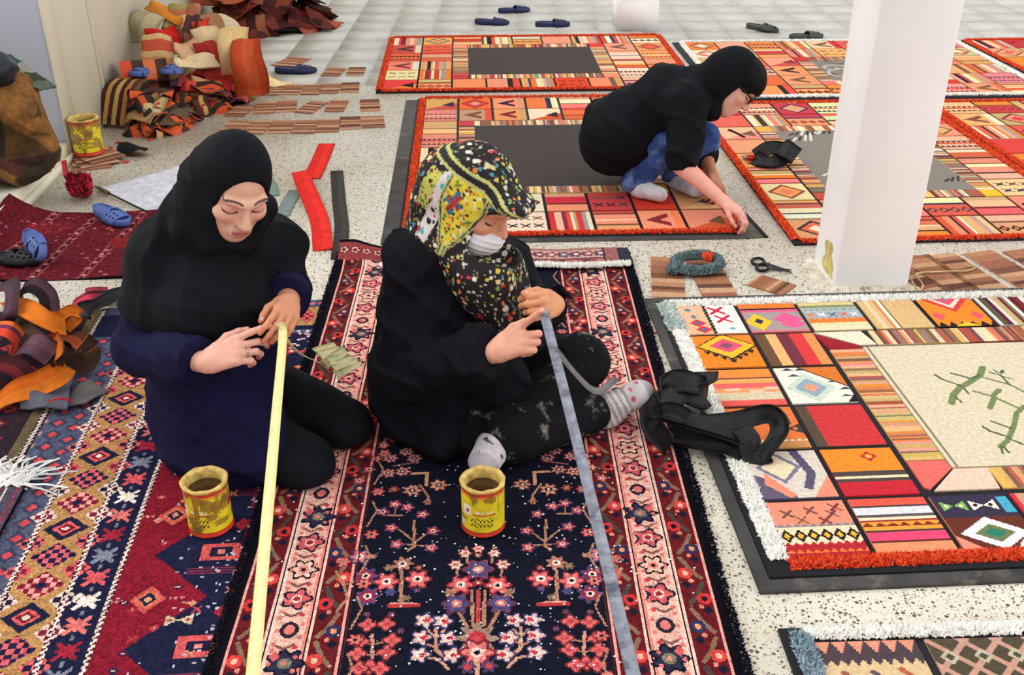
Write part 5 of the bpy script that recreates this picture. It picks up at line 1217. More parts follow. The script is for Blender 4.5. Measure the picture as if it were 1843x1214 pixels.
# ---- beside the pillar: yarn coil, scissors
P = []
for k in range(40):
    t = k / 39; a_ = -2.6 + t * 6.6
    P.append(gp(1254 + (43 - 4 * t) * math.cos(a_), 476 - (15 - 2 * t) * math.sin(a_), .016 + .03 * t * math.sin(t * 3.1)))
P[:0] = [gp(1205, 488, .012), gp(1212, 492, .013)]
P = np.array(P); co = root('yarn_coil', 'coil of fluffy grey yarn with an orange tuft on kilim squares', 'yarn', (P.mean(0) * [1, 1, 0]))
link('coil', fuzz('coil', P - np.array(co.location), .034, [(104, 122, 126), (128, 144, 146), (86, 104, 110)], 5200, .013, z=.02, spread=1.2), M_FUZZ, co)
tube('core', P - np.array(co.location), .012, material('grey_yarn', (96, 112, 118), bump=.5), co)
q = gp(1273, 466, .045) - np.array(co.location)
link('orange_tuft', fuzz('orange_tuft', [q - [.015, 0, 0], q + [.015, 0, 0]], .03, [(226, 84, 50)], 4000, .018, z=.012, spread=1.4), M_FUZZ, co)
sc_ = root('scissors', 'black iron scissors on the floor beside the pillar', 'scissors', gp(1385, 478))
M_IRON = material('black_iron', (30, 30, 34), rough=.35, var=.1, bump=0, metal=.6)
s0 = np.array(sc_.location)
for (cx, cy, ex, ey, tx, ty) in ((1364, 470, 1, 1, 1425, 491), (1372, 481, 1, 1, 1424, 486)):
    ring = [gp(cx + 11 * math.cos(a_), cy - 6 * math.sin(a_), .008) - s0 for a_ in np.linspace(0, 6.283, 18)]
    tube('handle', ring, .0055, M_IRON, sc_)
    p0, p1_ = gp(cx + 9, cy + 2, .007) - s0, gp(tx, ty, .004) - s0; sd = unit(np.cross(p1_ - p0, [0, 0, 1.]))
    link('blade', ribbon('blade', [p0, (p0 + p1_) / 2, p1_], [.012, .016, .003], sd, [(44, 44, 48)], n=8, thick=.003), M_IRON, sc_)
rib('twine', [(1640, 505, .012), (1652, 522, .012), (1662, 512, .014), (1650, 492, .012), (1690, 488, .012), (1740, 486, .013), (1755, 480, .012), (1735, 478, .012)], .006, [(206, 180, 130)], 'loose cream twine over the kilim strips by the pillar', 'twine', side=(0, 1, .2), n=50, thick=.004)
rib('red_thread', [(1172, 597, .003), (1188, 599, .004), (1205, 606, .004)], .006, [(196, 60, 56)], 'red thread on the terrazzo beside the large rug', 'thread', side=(0, 1, 0), thick=.003)

# ---- black straps before the large rug
M_LEA = material('black_leather', attr=True, rough=.55, var=.3, vscale=10, bump=.3, bscale=120, spec=.3, crease=.35, cscale=16, wear=(104, 104, 106), wscale=14, wthr=.64)
bs = root('strap_bundle', 'heap of black leather straps on the large rug corner', 'straps', gp(1290, 770))
K = [(13, 13, 16), (17, 17, 20)]
sr = lambda pts, wd, side, **k: rib('strap', [(x, y, z * .8 + .02) for x, y, z in pts], wd * .62, K, '', '', side=side, mat=M_LEA, parent=bs, **k)
sr([(1205, 800, .03), (1172, 760, .05), (1180, 715, .1), (1215, 685, .14), (1255, 690, .12), (1275, 700, .06)], .1, [(.2, .2, 1), (.6, .2, .8), (.7, 0, .7), (.2, .6, .8), (0, .7, .7), (.2, .6, .6)], n=36, thick=.008)
sr([(1190, 730, .1), (1230, 705, .1), (1265, 715, .08), (1272, 672, .1)], .11, [(.2, .8, .5), (.1, .9, .4), (0, .9, .4), (.8, .3, .2)], n=26, thick=.008)
sr([(1195, 740, .08), (1250, 755, .085), (1310, 775, .08), (1345, 790, .07)], .085, [(.1, 1, .2), (.1, 1, .2), (.15, 1, .1), (.2, 1, 0)], n=26, thick=.012)
sr([(1200, 775, .02), (1250, 785, .03), (1310, 795, .05), (1340, 810, .03)], .11, (.1, 1, .25), n=24, thick=.012)
sr([(1270, 760, .08), (1330, 755, .1), (1385, 745, .1), (1402, 770, .08), (1385, 800, .05), (1365, 820, .03)], .085, [(.1, .9, .4), (.1, .8, .6), (.3, .3, 1), (.8, 0, .6), (.8, .2, .5), (.8, .4, .2)], n=36, thick=.008)
sr([(1335, 770, .09), (1350, 790, .08), (1352, 815, .04), (1385, 815, .03)], .09, [(.9, .3, .2), (1, .2, .1), (1, .2, .2), (.3, 1, .2)], n=24, thick=.008)
sr([(1185, 780, .03), (1178, 745, .09), (1210, 735, .13), (1240, 750, .1)], .06, (.3, .3, 1), n=24, thick=.008)
# ---- black tool roll on the rug behind
tr = root('tool_pouch', 'black strap pouch with a red handled knife on patchwork rug', 'pouch', gp(1390, 278))
st2 = lambda pts, wd, side, **k: rib('strap', pts, wd, [(16, 20, 20)], '', '', side=side, mat=M_LEA, parent=tr, **k)
st2([(1362, 280, .05), (1385, 265, .08), (1412, 270, .07), (1405, 288, .04), (1380, 294, .03), (1360, 284, .04)], .07, [(.1, .6, .8), (0, .8, .6), (.3, .6, .8), (0, .8, .6), (0, .9, .3), (0, .6, .8)], n=40, thick=.012)
st2([(1405, 262, .1), (1420, 270, .09), (1435, 280, .07)], .09, (.4, .7, .6), n=12, thick=.02)
rib('knife_handle', [(1345, 282, .03), (1360, 281, .035), (1375, 279, .03)], .03, [(196, 44, 36)], '', '', side=(0, 1, .3), parent=tr, thick=.02)
rib('knife_bolster', [(1338, 281, .03), (1347, 281, .03)], .026, [(150, 150, 150)], '', '', side=(0, 1, .3), parent=tr, thick=.015)
rib('thin_stick', [(1312, 232, .02), (1325, 238, .018), (1340, 246, .018)], .012, [(44, 38, 34)], 'thin dark stick on the patchwork rug before the crouching person', 'stick', side=(0, 1, 0), thick=.008)
# ---- lint on the runner
N_ = 420; px = RNG.normal(900, 190, N_); py = RNG.uniform(820, 1205, N_); V, F, C = [], [], []
for k in range(N_):
    if not 440 < px[k] < 1260: continue
    p = gp(px[k], py[k], .016); r = RNG.uniform(.0012, .0034); i0 = len(V)
    V += [tuple(p + [r, 0, 0]), tuple(p + [0, r, 0]), tuple(p + [-r, 0, 0]), tuple(p + [0, -r, 0]), tuple(p + [0, 0, r])]
    F += [[i0, i0 + 1, i0 + 4], [i0 + 1, i0 + 2, i0 + 4], [i0 + 2, i0 + 3, i0 + 4], [i0 + 3, i0, i0 + 4]]; C += [lin((226, 226, 230))] * 4
ln = link('lint', mesh('lint', V, F, C), M_FUZZ); ln['kind'] = 'stuff'; ln['label'] = 'white lint flecks scattered over the dark runner'; ln['category'] = 'lint'
# ================================================================== PEOPLE
def skin_mat(): return material('skin', attr=True, rough=.5, var=.06, vscale=40, bump=.06, bscale=300, spec=.35, sss=.12)
M_SKIN = skin_mat()
M_BLKCL = material('black_cloth', (15, 17, 23), rough=.8, var=.2, vscale=8, bump=.3, bscale=200, spec=.12, crease=.25)
M_NVYCL = material('navy_cloth', (20, 19, 52), rough=.85, var=.2, vscale=8, bump=.3, bscale=200, spec=.12, crease=.3)
M_DUSTY = material('dusty_black_cloth', (18, 18, 22), rough=.85, var=.3, vscale=9, bump=.3, bscale=200, spec=.12, wear=(120, 120, 112), wscale=13, wthr=.575, crease=.4)
M_JACK = material('black_jacket_cloth', (13, 14, 22), rough=.8, var=.25, vscale=9, bump=.3, bscale=200, spec=.12, wear=(110, 114, 124), wscale=24, wthr=.70, crease=.4)
M_JEAN = material('blue_denim', (52, 78, 142), rough=.9, var=.4, vscale=14, bump=.4, bscale=500, wear=(104, 130, 178), wscale=7, wthr=.5, crease=.3)
M_SOCK = material('sock_knit', attr=True, rough=.95, var=.15, vscale=40, bump=.5, bscale=500)
M_MASK = material('white_mask_paper', (226, 224, 230), rough=.8, var=.04, bump=.1)
M_HAIR = material('black_hair', (9, 8, 9), rough=.6, var=.3, vscale=60, bump=.5, bscale=150, spec=.12)
M_FRAME = material('dark_glasses_frame', (14, 14, 16), rough=.3, bump=0)

def finger(base, f, n, lens, curl, r0=.0085, r1=.0062):
    out = []; p = np.asarray(base, float); ang = 0.; k = 0
    rs = np.linspace(r0, r1, len(lens) + 1)
    for L, c in zip(lens, curl):
        ang += math.radians(c); d = f * math.cos(ang) - n * math.sin(ang); q = p + d * L
        out.append(cap(p, q, rs[k], rs[k + 1])); p = q; k += 1
    return out, p
def hand(wr, fwd, back, sign, curls, elbow, thumb=(.6, .75, -.25), tbend=25, sc=1., spread=(4, 1, -2, -6), fr=.030, thl=1.):
    """returns a field for forearm, palm, four fingers and a thumb; sign tells the thumb's side"""
    f = unit(fwd); n = np.asarray(back, float); n = unit(n - f * (n @ f)); s_ = np.cross(f, n) * sign; wr = np.asarray(wr, float)
    offs = (.027, .009, -.009, -.025); kd = (.083, .087, .083, .074); lens = ((.042, .026, .021), (.046, .030, .022), (.042, .028, .021), (.034, .021, .019))
    palm = [cap(np.asarray(elbow, float), wr, fr * 1.25, .0235), cap(wr, wr + f * .02, .0235, .022)]; fing = []; tips = []
    for o, k, L, c, sp in zip(offs, kd, lens, curls, spread):
        b = wr + (f * k + s_ * o) * sc; palm.append(cap(wr + f * .015 + s_ * o * .7, b, .0135 * sc, .0118 * sc))
        a_ = math.radians(sp); f2 = f * math.cos(a_) + s_ * math.sin(a_)
        fs, tip = finger(b, f2, n, [l * sc for l in L], c, .0092 * sc, .0068 * sc); fing += [union(fs, .003)]; tips.append(tip)
    tb = wr + (f * .03 + s_ * .026 - n * .006) * sc; td = unit(f * thumb[0] + s_ * thumb[1] + n * thumb[2])
    palm.append(cap(wr + f * .01 + s_ * .008, tb, .015 * sc, .0135 * sc))
    p1_ = tb + td * .036 * sc * thl; bn = unit(f * .8 - s_ * .5 - n * .35); d2 = unit(td * (1 - tbend / 60) + bn * (tbend / 60)); p2_ = p1_ + d2 * .03 * sc; p3_ = p2_ + unit(d2 + bn * .25) * .02 * sc
    th = union([cap(tb, p1_, .0135 * sc, .0105 * sc), cap(p1_, p2_, .0105 * sc, .0092 * sc), cap(p2_, p3_, .0092 * sc, .0075 * sc)], .004)
    pf = union(palm, .012); F_ = lambda p: smin(union(fing, .0015)(p), smin(pf(p), th(p), .006), .006)
    pts = np.array([wr, elbow, p3_, *tips]); return F_, pts.min(0) - .04, pts.max(0) + .04, dict(n=n, f=f, s=s_, tips=tips, tip=tips[0], thumb=p3_, wr=wr)
def nail_cols(V, info, base):
    c = np.tile(np.asarray(base, float), (len(V), 1))
    for t in info['tips'] + [info['thumb']]:
        d = np.linalg.norm(V - t, axis=1); c[d < .018] = np.asarray(base) * [1.0, .9, .88]
        c[np.linalg.norm(V - (t + info['n'] * .006), axis=1) < .0055] = (232, 184, 172)
    return c
def face(hc, R, sc=1.):
    """head in its own frame (right, forward, up), eye line at 0"""
    L = lambda x, y, z: np.asarray(hc) + R @ (np.array([x, y, z]) * sc)
    e = lambda c, r: ell(L(*c), np.array(r) * sc, R)
    k = lambda a, b, ra, rb: cap(L(*a), L(*b), ra * sc, rb * sc)
    big = union([e((0, -.012, .032), (.072, .09, .086)), e((0, .022, -.04), (.061, .064, .082)), e((0, .05, -.098), (.03, .03, .026))], .03)
    feat = union([e((.037, .052, -.026), (.026, .03, .024)), e((-.037, .052, -.026), (.026, .03, .024)), k((-.045, .068, .022), (-.012, .084, .02), .008, .010), k((.045, .068, .022), (.012, .084, .02), .008, .010),
        k((0, .082, .012), (0, .107, -.03), .0075, .0105), k((-.009, .093, -.036), (.009, .093, -.036), .0078, .0078), k((-.017, .083, -.062), (.017, .083, -.062), .0085, .0085), k((-.015, .083, -.074), (.015, .083, -.074), .0085, .0085)], .014)
    def F_(p):
        d = smin(big(p), feat(p), .012)
        for s_ in (-1, 1): d = smax(d, -e((s_ * .033, .094, -.001), (.019, .018, .012))(p), .012)
        for s_ in (-1, 1): d = smin(d, e((s_ * .032, .069, -.003), (.0165, .0135, .0115))(p), .005)
        d = smax(d, -k((-.014, .0945, -.0685), (.014, .0945, -.0685), .001, .001)(p), .003)
        return d
    return F_, L
def skin_face(hc, R, base, sc=1., lip=(196, 116, 108)):
    def f(V):
        q = ((V - hc) @ R) / sc; x, y, z = q[:, 0], q[:, 1], q[:, 2]; ax = np.abs(x); c = np.tile(np.asarray(base, float), (len(V), 1)); fr = y > .045
        ck = fr & (((ax - .042) / .022) ** 2 + ((z + .035) / .02) ** 2 < 1); c[ck] = c[ck] * [1.01, .965, .955]
        c[fr & (ax < .023) & (np.abs(z + .068 - 9 * ax ** 2) < .0095 - ax * .2)] = lip
        c[fr & (ax < .021) & (np.abs(z + .0688 - 9 * ax ** 2) < .0013)] = np.array(lip) * .7
        bz = .0285 - 7. * (ax - .03) ** 2; c[fr & (ax > .012) & (ax < .056) & (np.abs(z - bz) < .0021)] = (88, 62, 54)
        lz = -.009 + 11 * (ax - .032) ** 2; c[fr & (ax > .016) & (ax < .05) & (np.abs(z - lz) < .0026)] = (48, 34, 32)
        sh = fr & (ax > .015) & (ax < .05) & (z > -.006) & (z < .012); c[sh] = c[sh] * [.96, .9, .9]
        nb = fr & (ax > .005) & (ax < .016) & (np.abs(z + .045) < .003) & (y > .085); c[nb] = c[nb] * .5
        return c
    return f
def body(name, label, pieces, mat=M_SKIN):
    Vs, Fs, Cs, n = [], [], [], 0
    for F_, lo, hi, h, cf in pieces:
        V, Fc = surfnet(F_, lo, hi, h); Vs.append(V); Fs.append(Fc + n); Cs.append(lin(np.clip(cf(V), 0, 255))); n += len(V)
    V = np.vstack(Vs); org = np.array([V[:, 0].mean(), V[:, 1].mean(), 0.])
    me = mesh(name, V - org, np.vstack(Fs), smooth=True); vert_cols(me, np.vstack(Cs)); o = link(name, me, mat, None, org); return tag(o, label, 'person')
def cloth(name, F_, lo, hi, h, mat, person, colf=None):
    V, Fc = surfnet(F_, lo, hi, h); org = np.array(person.location); me = mesh(name, V - org, Fc, smooth=True)
    if colf is not None: vert_cols(me, lin(np.clip(colf(V), 0, 255)))
    return link(name, me, mat, person)
def flat(c): return lambda V: np.tile(np.asarray(c, float), (len(V), 1))
def floor_cut(z): return lambda p: z - p[:, 2]

# ------------------------------------------------------------------ the kneeling woman in black scarf and navy coat
hc = at(424, 333, 2.29); R = frame((.40, -.78, -.46), (.12, .12, 1)); SK1 = (222, 172, 150)
neck, chest, belly, pelv = at(392, 455, 2.37), at(385, 540, 2.36), at(385, 620, 2.36), at(392, 690, 2.38)
shR, shL, elR, wrR = at(292, 472, 2.36), at(485, 445, 2.50), at(254, 628, 2.26), at(372, 652, 2.10)
elL, wrL = at(516, 522, 2.42), at(520, 545, 2.26)
tipR = at(505, 598, 2.10)
hR, lo1, hi1, i1 = hand(wrR, tipR - wrR + [0, .0, -.0], (-.1, -.72, .68), -1, ((4, 12, 8), (30, 52, 30), (40, 58, 35), (46, 60, 35)), elR + (wrR - elR) * .45, thumb=(.72, .62, -.35))
hL, lo2, hi2, i2 = hand(wrL, at(512, 588, 2.10) - wrL, (.55, -.45, .6), 1, ((25, 35, 20), (30, 40, 25), (36, 46, 28), (40, 48, 30)), elL + (wrL - elL) * .4, thumb=(.8, .45, -.5), sc=.95)
fF, fL = face(hc, R)
inner = union([cap(neck, pelv, .09, .12), cap(neck, hc, .05, .055), cap(shR, elR, .04, .035), cap(elR, wrR, .033, .023), cap(shL, elL, .04, .035), cap(elL, wrL, .033, .022), cap(neck, shR, .05, .05), cap(neck, shL, .05, .05)], .03)
W1 = body('person', 'kneeling person in black headscarf and navy coat pulling a yellow tape', [
    (inner, np.minimum.reduce([pelv, elR, shL, wrR]) - .2, np.maximum.reduce([hc, shL, elL, wrL]) + .2, .014, flat(SK1)),
    (fF, hc - .16, hc + .16, .0021, skin_face(hc, R, SK1)), (hR, lo1, hi1, .0026, lambda V: nail_cols(V, i1, (226, 170, 150))), (hL, lo2, hi2, .0026, lambda V: nail_cols(V, i2, (214, 146, 112)))])
knL, hipL, knR, hipR = at(618, 768, 2.37), at(440, 690, 2.50), at(545, 838, 2.19), at(350, 740, 2.34)
ankL, ankR = np.array([-.93, 2.62, .05]), np.array([-.98, 2.45, .05])
def trF(p):
    d = union([cap(hipL, knL, .112, .083), cap(hipR, knR, .112, .083), cap(knL - [0, 0, .01], ankL, .07, .045), cap(knR - [0, 0, .0], ankR, .07, .045), ell(pelv - [0, 0, .0], (.16, .15, .12))], .025)(p)
    return smax(d + .004 * wrinkle(p, 30, 1.), floor_cut(.018)(p), .01)
lo, hi = np.array([-1.15, 1.95, 0]), np.array([-.25, 2.8, .4])
cloth('trousers', trF, lo, hi, .008, M_BLKCL, W1)
def arm(sh, el, wr, r): return [cap(sh, el, r[0], r[1]), cap(el, wr, r[1], r[2])]
def sleeve(sh, el, wr, r, t):
    a_ = union(arm(sh, el, el + (wr - el) * (t + .15), r), .02); d = unit(wr - el); q = el + (wr - el) * t
    return lambda p: smax(a_(p), ((p - q) @ d.astype(np.float32)), .005)
cuffR = elR + (wrR - elR) * .93; cuffL = elL + (wrL - elL) * .82
hemA, hemB, hemC = at(378, 790, 2.28), at(415, 838, 2.19), at(462, 805, 2.2)
def coatF(p):
    d = union([cap(neck, chest, .08, .135), cap(chest, belly, .135, .15), cap(belly, pelv, .15, .17), cap(neck, shR, .055, .06), cap(neck, shL, .055, .06), cap(belly, hemA, .14, .125), cap(belly, hemB, .12, .085), cap(belly, hemC, .12, .085), cap(hipR, hemC, .11, .08)], .05)(p)
    a_ = np.minimum(sleeve(shR, elR, wrR, (.074, .063, .055), .90)(p), sleeve(shL, elL, wrL, (.070, .058, .048), .75)(p))
    d = smin(d, a_, .022) + .0055 * wrinkle(p, 34, 2.) + .003 * wrinkle(p, 75, 4.) - .009 * crease(p, 24, 1.)
    return smax(d, floor_cut(.017)(p), .01)
cloth('coat', coatF, np.array([-1.25, 1.95, 0]), np.array([-.35, 2.8, .66]), .0075, M_NVYCL, W1)
Ln = lambda x, y, z: hc + R @ np.array([x, y, z])
def scF(p):
    head = union([ell(Ln(0, -.014, .03), (.080, .098, .100), R), ell(Ln(0, .008, -.055), (.075, .078, .09), R), cap(Ln(0.0, -.07, .02), neck + [-.03, .05, 0], .055, .11)], .03)(p)
    cowl = union([cap(Ln(-.07, .0, -.06), Ln(-.035, .06, -.13), .03, .03), cap(Ln(-.035, .06, -.13), Ln(.05, .05, -.135), .03, .03), cap(Ln(.05, .05, -.135), Ln(.08, -.02, -.07), .03, .03), cap(Ln(-.09, -.02, -.1), Ln(.0, .06, -.185), .04, .038), cap(Ln(.0, .06, -.185), Ln(.09, 0., -.14), .038, .04)], .012)(p)
    cape = union([cap(neck, chest + [.01, -.02, .02], .11, .17), cap(neck + [0, 0, .02], shR + [.01, 0, .0], .085, .088), cap(neck + [0, 0, .02], shL, .09, .088), cap(shR, elR * .72 + shR * .28, .084, .076), cap(shL, elL * .7 + shL * .3, .078, .068), cap(Ln(0.04, -.04, .0), shR + [.02, .03, .02], .06, .07)], .035)(p)
    q_ = p - Ln(0, .05, -.10); rad = np.sqrt((q_ ** 2).sum(1)); v_ = p - neck; an = np.arctan2(v_[:, 1], v_[:, 0])
    fold = .005 * wrinkle(p, 36, 3.) - .011 * np.clip((rad - .05) / .1, 0, 1) * np.clip(1.6 - rad / .2, 0, 1) * (1 - np.abs(np.sin(rad * 34 + .8 * np.sin(an * 3)))) ** 2 - .010 * np.clip((rad - .1) / .12, 0, 1) * (1 - np.abs(np.sin(an * 5 + 6 * v_[:, 2]))) ** 2
    cut = ell(neck + [.015, 0, .035], (.33, .32, .25))(p)
    cape = smax(cape + fold, cut, .012)
    d = smin(smin(head + .0015 * wrinkle(p, 40, 7.), cape, .05), cowl, .02)
    op = union([ell(Ln(0.002, .098, -.008), (.062, .082, .09), R), ell(Ln(0.002, .10, -.06), (.056, .075, .058), R)], .02)(p)
    d = smax(d, -op, .010)
    return d
cloth('headscarf', scF, np.minimum.reduce([neck, shR, elR]) + [-.12, -.2, -.02], np.maximum.reduce([hc, shL, elL]) + [.12, .2, .16], .0065, M_BLKCL, W1)
rg = root_ring = None
def band(name, c, nrm, r, t, mat, parent):
    x = unit(np.cross(nrm, [.2, .3, .9])); y = np.cross(unit(nrm), x); P = [c + x * r * math.cos(a_) + y * r * math.sin(a_) for a_ in np.linspace(0, 6.283, 20)]
    return tube(name, np.array(P) - np.array(parent.location), t, mat, parent, 6)
M_SILV = material('silver', (190, 190, 196), rough=.2, metal=.9, bump=0)
q = i1['wr'] + (i1['f'] * .083 - i1['s'] * .009) + (i1['f'] * math.cos(.7) - i1['n'] * math.sin(.7)) * .02
band('finger_ring', q, i1['f'] * .7 - i1['n'] * .6, .0105, .002, M_SILV, W1)

# the yellow tape she pulls, stretched towards the photographer, and its folded end
M_TAPE = material('tape_cloth', attr=True, rough=.8, var=.1, vscale=40, bump=.2, bscale=400)
ty = root('yellow_tape', 'long pale yellow tape held by the kneeling woman', 'tape', (-.5, 2.1, 0)); T0 = np.array([-.5, 2.1, 0])
pT = [at(504, 580, 2.115), at(509, 604, 2.085), at(497, 745, 1.80), at(478, 960, 1.42), at(455, 1214, 1.06), at(449, 1290, .98)]
link('taut_length', ribbon('taut_length', np.array(pT) - T0, [.019, .0215, .0205], (1, .25, .1), [(222, 212, 148), (230, 222, 164), (218, 206, 140)], n=30, thick=.0012, across=6), M_TAPE, ty)
pE = [at(504, 588, 2.11), at(522, 618, 2.16), at(548, 640, 2.28), at(575, 652, 2.40), at(592, 668, 2.45)]
link('loose_length', ribbon('loose_length', np.array(pE) - T0, .022, [(-.6, .5, .3), (-.7, .6, .1), (-.5, .7, -.3), (-.7, .6, .1), (-.6, .7, .2)], [(242, 232, 180), (246, 236, 188)], n=28, thick=.0015), M_TAPE, ty)  # lighter than the taut length: colour brightened to offset the shade here
c1, c2 = at(588, 648, 2.50), at(628, 680, 2.44); dd = c2 - c1; sd = unit(np.cross(dd, [0, 0, 1.])); zz = []; NZ = 15
for k in range(NZ):
    t = k / (NZ - 1); zz.append(c1 + dd * t + sd * (.038 * (1 if k % 2 else -1)) + [0, 0, .03 + .006 * (k % 2) + .012 * math.sin(k * 2.3)])
link('folded_end', ribbon('folded_end', np.array(zz) - T0, .030, (-dd[0], -dd[1], .045), [(242, 232, 178), (246, 238, 190), (238, 226, 168)], n=120, thick=.002), M_TAPE, ty)  # same tape, its colour likewise lifted against the shade it lies in

# ------------------------------------------------------------------ the cross-legged woman with the flowered scarf
hc = at(856, 362, 2.43); R = frame((.77, -.47, -.43), (.15, .05, 1)); SK2 = (214, 150, 122)
neck, chest, pelv = at(815, 455, 2.50), at(795, 560, 2.46), at(775, 690, 2.50)
shR, shL, elR, wrR = at(748, 475, 2.42), at(905, 480, 2.62), at(728, 676, 2.34), at(890, 634, 2.17)
elL, wrL = at(955, 560, 2.52), at(998, 548, 2.32); tipR = at(983, 574, 2.15)
hR, lo1, hi1, i1 = hand(wrR, at(948, 606, 2.15) - wrR, (-.15, -.70, .70), -1, ((-20, 6, 4), (62, 82, 40), (66, 84, 42), (66, 82, 42)), elR + (wrR - elR) * .5, thumb=(.75, .55, -.4), sc=1.0)
hL, lo2, hi2, i2 = hand(wrL, at(972, 548, 2.20) - wrL, (.35, -.75, .5), 1, ((62, 70, 40), (64, 74, 42), (66, 74, 42), (64, 72, 40)), elL + (wrL - elL) * .5, thumb=(.8, .35, -.45), sc=1.0)
fF, fL = face(hc, R)
inner = union([cap(neck, pelv, .09, .12), cap(neck, hc, .05, .055), cap(shR, elR, .04, .035), cap(elR, wrR, .033, .023), cap(shL, elL, .04, .035), cap(elL, wrL, .033, .022), cap(neck, shR, .05, .05), cap(neck, shL, .05, .05)], .03)
W2 = body('person', 'cross-legged person in flowered headscarf and face mask holding a grey tape', [
    (inner, np.minimum.reduce([pelv, elR, shL, wrR]) - .2, np.maximum.reduce([hc, shL, elL, wrL]) + .2, .014, flat(SK2)),
    (fF, hc - .16, hc + .16, .0021, skin_face(hc, R, SK2)), (hR, lo1, hi1, .0026, lambda V: nail_cols(V, i1, (226, 164, 140))), (hL, lo2, hi2, .0026, lambda V: nail_cols(V, i2, (218, 152, 112)))])
hipR, hipL, knR, knL, ankR, ankL = at(790, 745, 2.46), at(860, 690, 2.60), at(915, 782, 2.27), at(1042, 652, 2.54), at(1085, 742, 2.43), at(893, 796, 2.24)
toeR, toeL = at(1165, 700, 2.47), at(868, 836, 2.15)
def trF(p):
    d = union([cap(hipR, knR, .115, .082), cap(hipL, knL, .112, .085), cap(knR, ankR - (ankR - knR) * .12, .078, .054), cap(knL, ankL + (knL - ankL) * .2, .078, .05), ell(pelv - [0, 0, .02], (.17, .16, .11))], .025)(p)
    return smax(d + .006 * wrinkle(p, 32, 1.) + .003 * wrinkle(p, 70, 2.), floor_cut(.02)(p), .01)
cloth('trousers', trF, np.array([-.55, 1.98, 0]), np.array([.5, 2.85, .4]), .008, M_DUSTY, W2)
def sock_cols(ank, toe, flecks, ribs):
    def f(V):
        d = unit(toe - ank); t = (V - ank) @ d / np.linalg.norm(toe - ank); c = np.tile(np.array((206., 200, 202)), (len(V), 1))
        st = (np.sin(t * 52) > .1) & (t < ribs); c[st] = (150, 146, 146); h_ = wrinkle(V, 150, 2.); c[(h_ > .62) & (t > ribs)] = flecks; c[t > .93] = (176, 170, 176); return c
    return f
def sock(name, ank, toe, heel, sw, flecks, ribs):
    d = toe - ank; sd = unit(np.cross(d, [0, 0, 1.])); u = unit(np.cross(sd, d))
    F_ = union([cap(ank - d * .22, ank + d * .15, .043, .042), cap(ank + d * .15, ank + d * .75, .042, .038), ell(ank + d * .8, (.045, .04, .028), np.stack([unit(d), sd, u], 1)), cap(ank + d * .02, ank + d * .1 + heel, .036, .03)], .02)
    F2 = lambda p: smax(F_(p) + .002 * wrinkle(p, 70, 3.), floor_cut(.016)(p), .006)
    return cloth(name, F2, np.minimum(ank, toe) - .11, np.maximum(ank, toe) + .11, .0045, M_SOCK, W2, sock_cols(ank, toe, flecks, ribs))
sock('sock', ankR, toeR, np.array([.0, -.01, -.02]), 1, (196, 90, 110), .55)
sock('sock', ankL + (toeL - ankL) * .05, toeL, np.array([.01, 0, -.01]), 1, (70, 70, 84), -1)
cuffR = elR + (wrR - elR) * .97; cuffL = elL + (wrL - elL) * .80
def jkF(p):
    d = union([cap(neck, chest, .11, .15), cap(chest, pelv, .15, .175), cap(neck, shR, .075, .08), cap(neck, shL, .07, .075), cap(pelv, at(755, 775, 2.40), .15, .095), cap(pelv, at(850, 740, 2.38), .14, .10), cap(chest, at(905, 690, 2.36), .12, .07), cap(pelv, at(800, 800, 2.28), .12, .05)], .05)(p)
    a_ = np.minimum(sleeve(shR, elR, wrR, (.080, .074, .060), .96)(p), sleeve(shL, elL, wrL, (.076, .062, .05), .74)(p))
    d = smin(d, a_, .02) + .006 * wrinkle(p, 32, 5.) + .0035 * wrinkle(p, 70, 1.) - .012 * crease(p, 22, 3.)
    return smax(d, floor_cut(.02)(p), .01)
cloth('jacket', jkF, np.array([-.62, 1.95, 0]), np.array([.3, 2.9, .62]), .0075, M_JACK, W2)
# mask over mouth and nose, with its ear loop
Lm = lambda x, y, z: hc + R @ np.array([x, y, z])
def mkF(p):
    d = union([ell(Lm(0, .048, -.068), (.064, .058, .052), R), ell(Lm(0, .088, -.052), (.03, .026, .036), R)], .02)(p)
    q = (p - hc) @ R; d = np.maximum(d, np.maximum(q[:, 2] + .034, -.0 - q[:, 1])); return d + .0012 * np.sin(q[:, 2] * 420)
cloth('face_mask', mkF, hc - .17, hc + .17, .003, M_MASK, W2)
def scF2(p):
    d = union([ell(Lm(0, -.025, .032), (.092, .118, .11), R), ell(Lm(0, -.0, -.05), (.084, .084, .088), R), cap(Lm(0, -.08, .0), neck + [-.02, .03, .0], .09, .12)], .03)(p)
    brim = ell(Lm(0, .088, .062), (.076, .052, .026), R)(p)
    d = smin(d, brim, .03)
    d = smin(d, union([cap(neck + [0, 0, .02], shR + [.05, .02, .03], .10, .07), cap(neck + [0, 0, .02], shL + [-.03, 0, .02], .095, .06)], .04)(p), .05)
    d = smin(d, union([cap(Lm(.02, .0, -.11), at(868, 500, 2.36), .075, .07), cap(at(868, 500, 2.36), at(900, 575, 2.33), .075, .05), cap(at(905, 480, 2.42), at(930, 545, 2.40), .06, .045)], .04)(p), .03)
    d = d + .004 * wrinkle(p, 42, 3.) + .002 * wrinkle(p, 95, 6.)
    op = union([ell(Lm(0.008, .105, -.02), (.074, .078, .058), R), ell(Lm(0.008, .10, -.075), (.076, .07, .05), R)], .02)(p)
    return smax(d, -op, .008)
def hash3(k, s_): return np.abs(np.sin(k[:, 0] * 12.9898 + k[:, 1] * 78.233 + k[:, 2] * 37.719 + s_ * 11.3) * 43758.5453) % 1
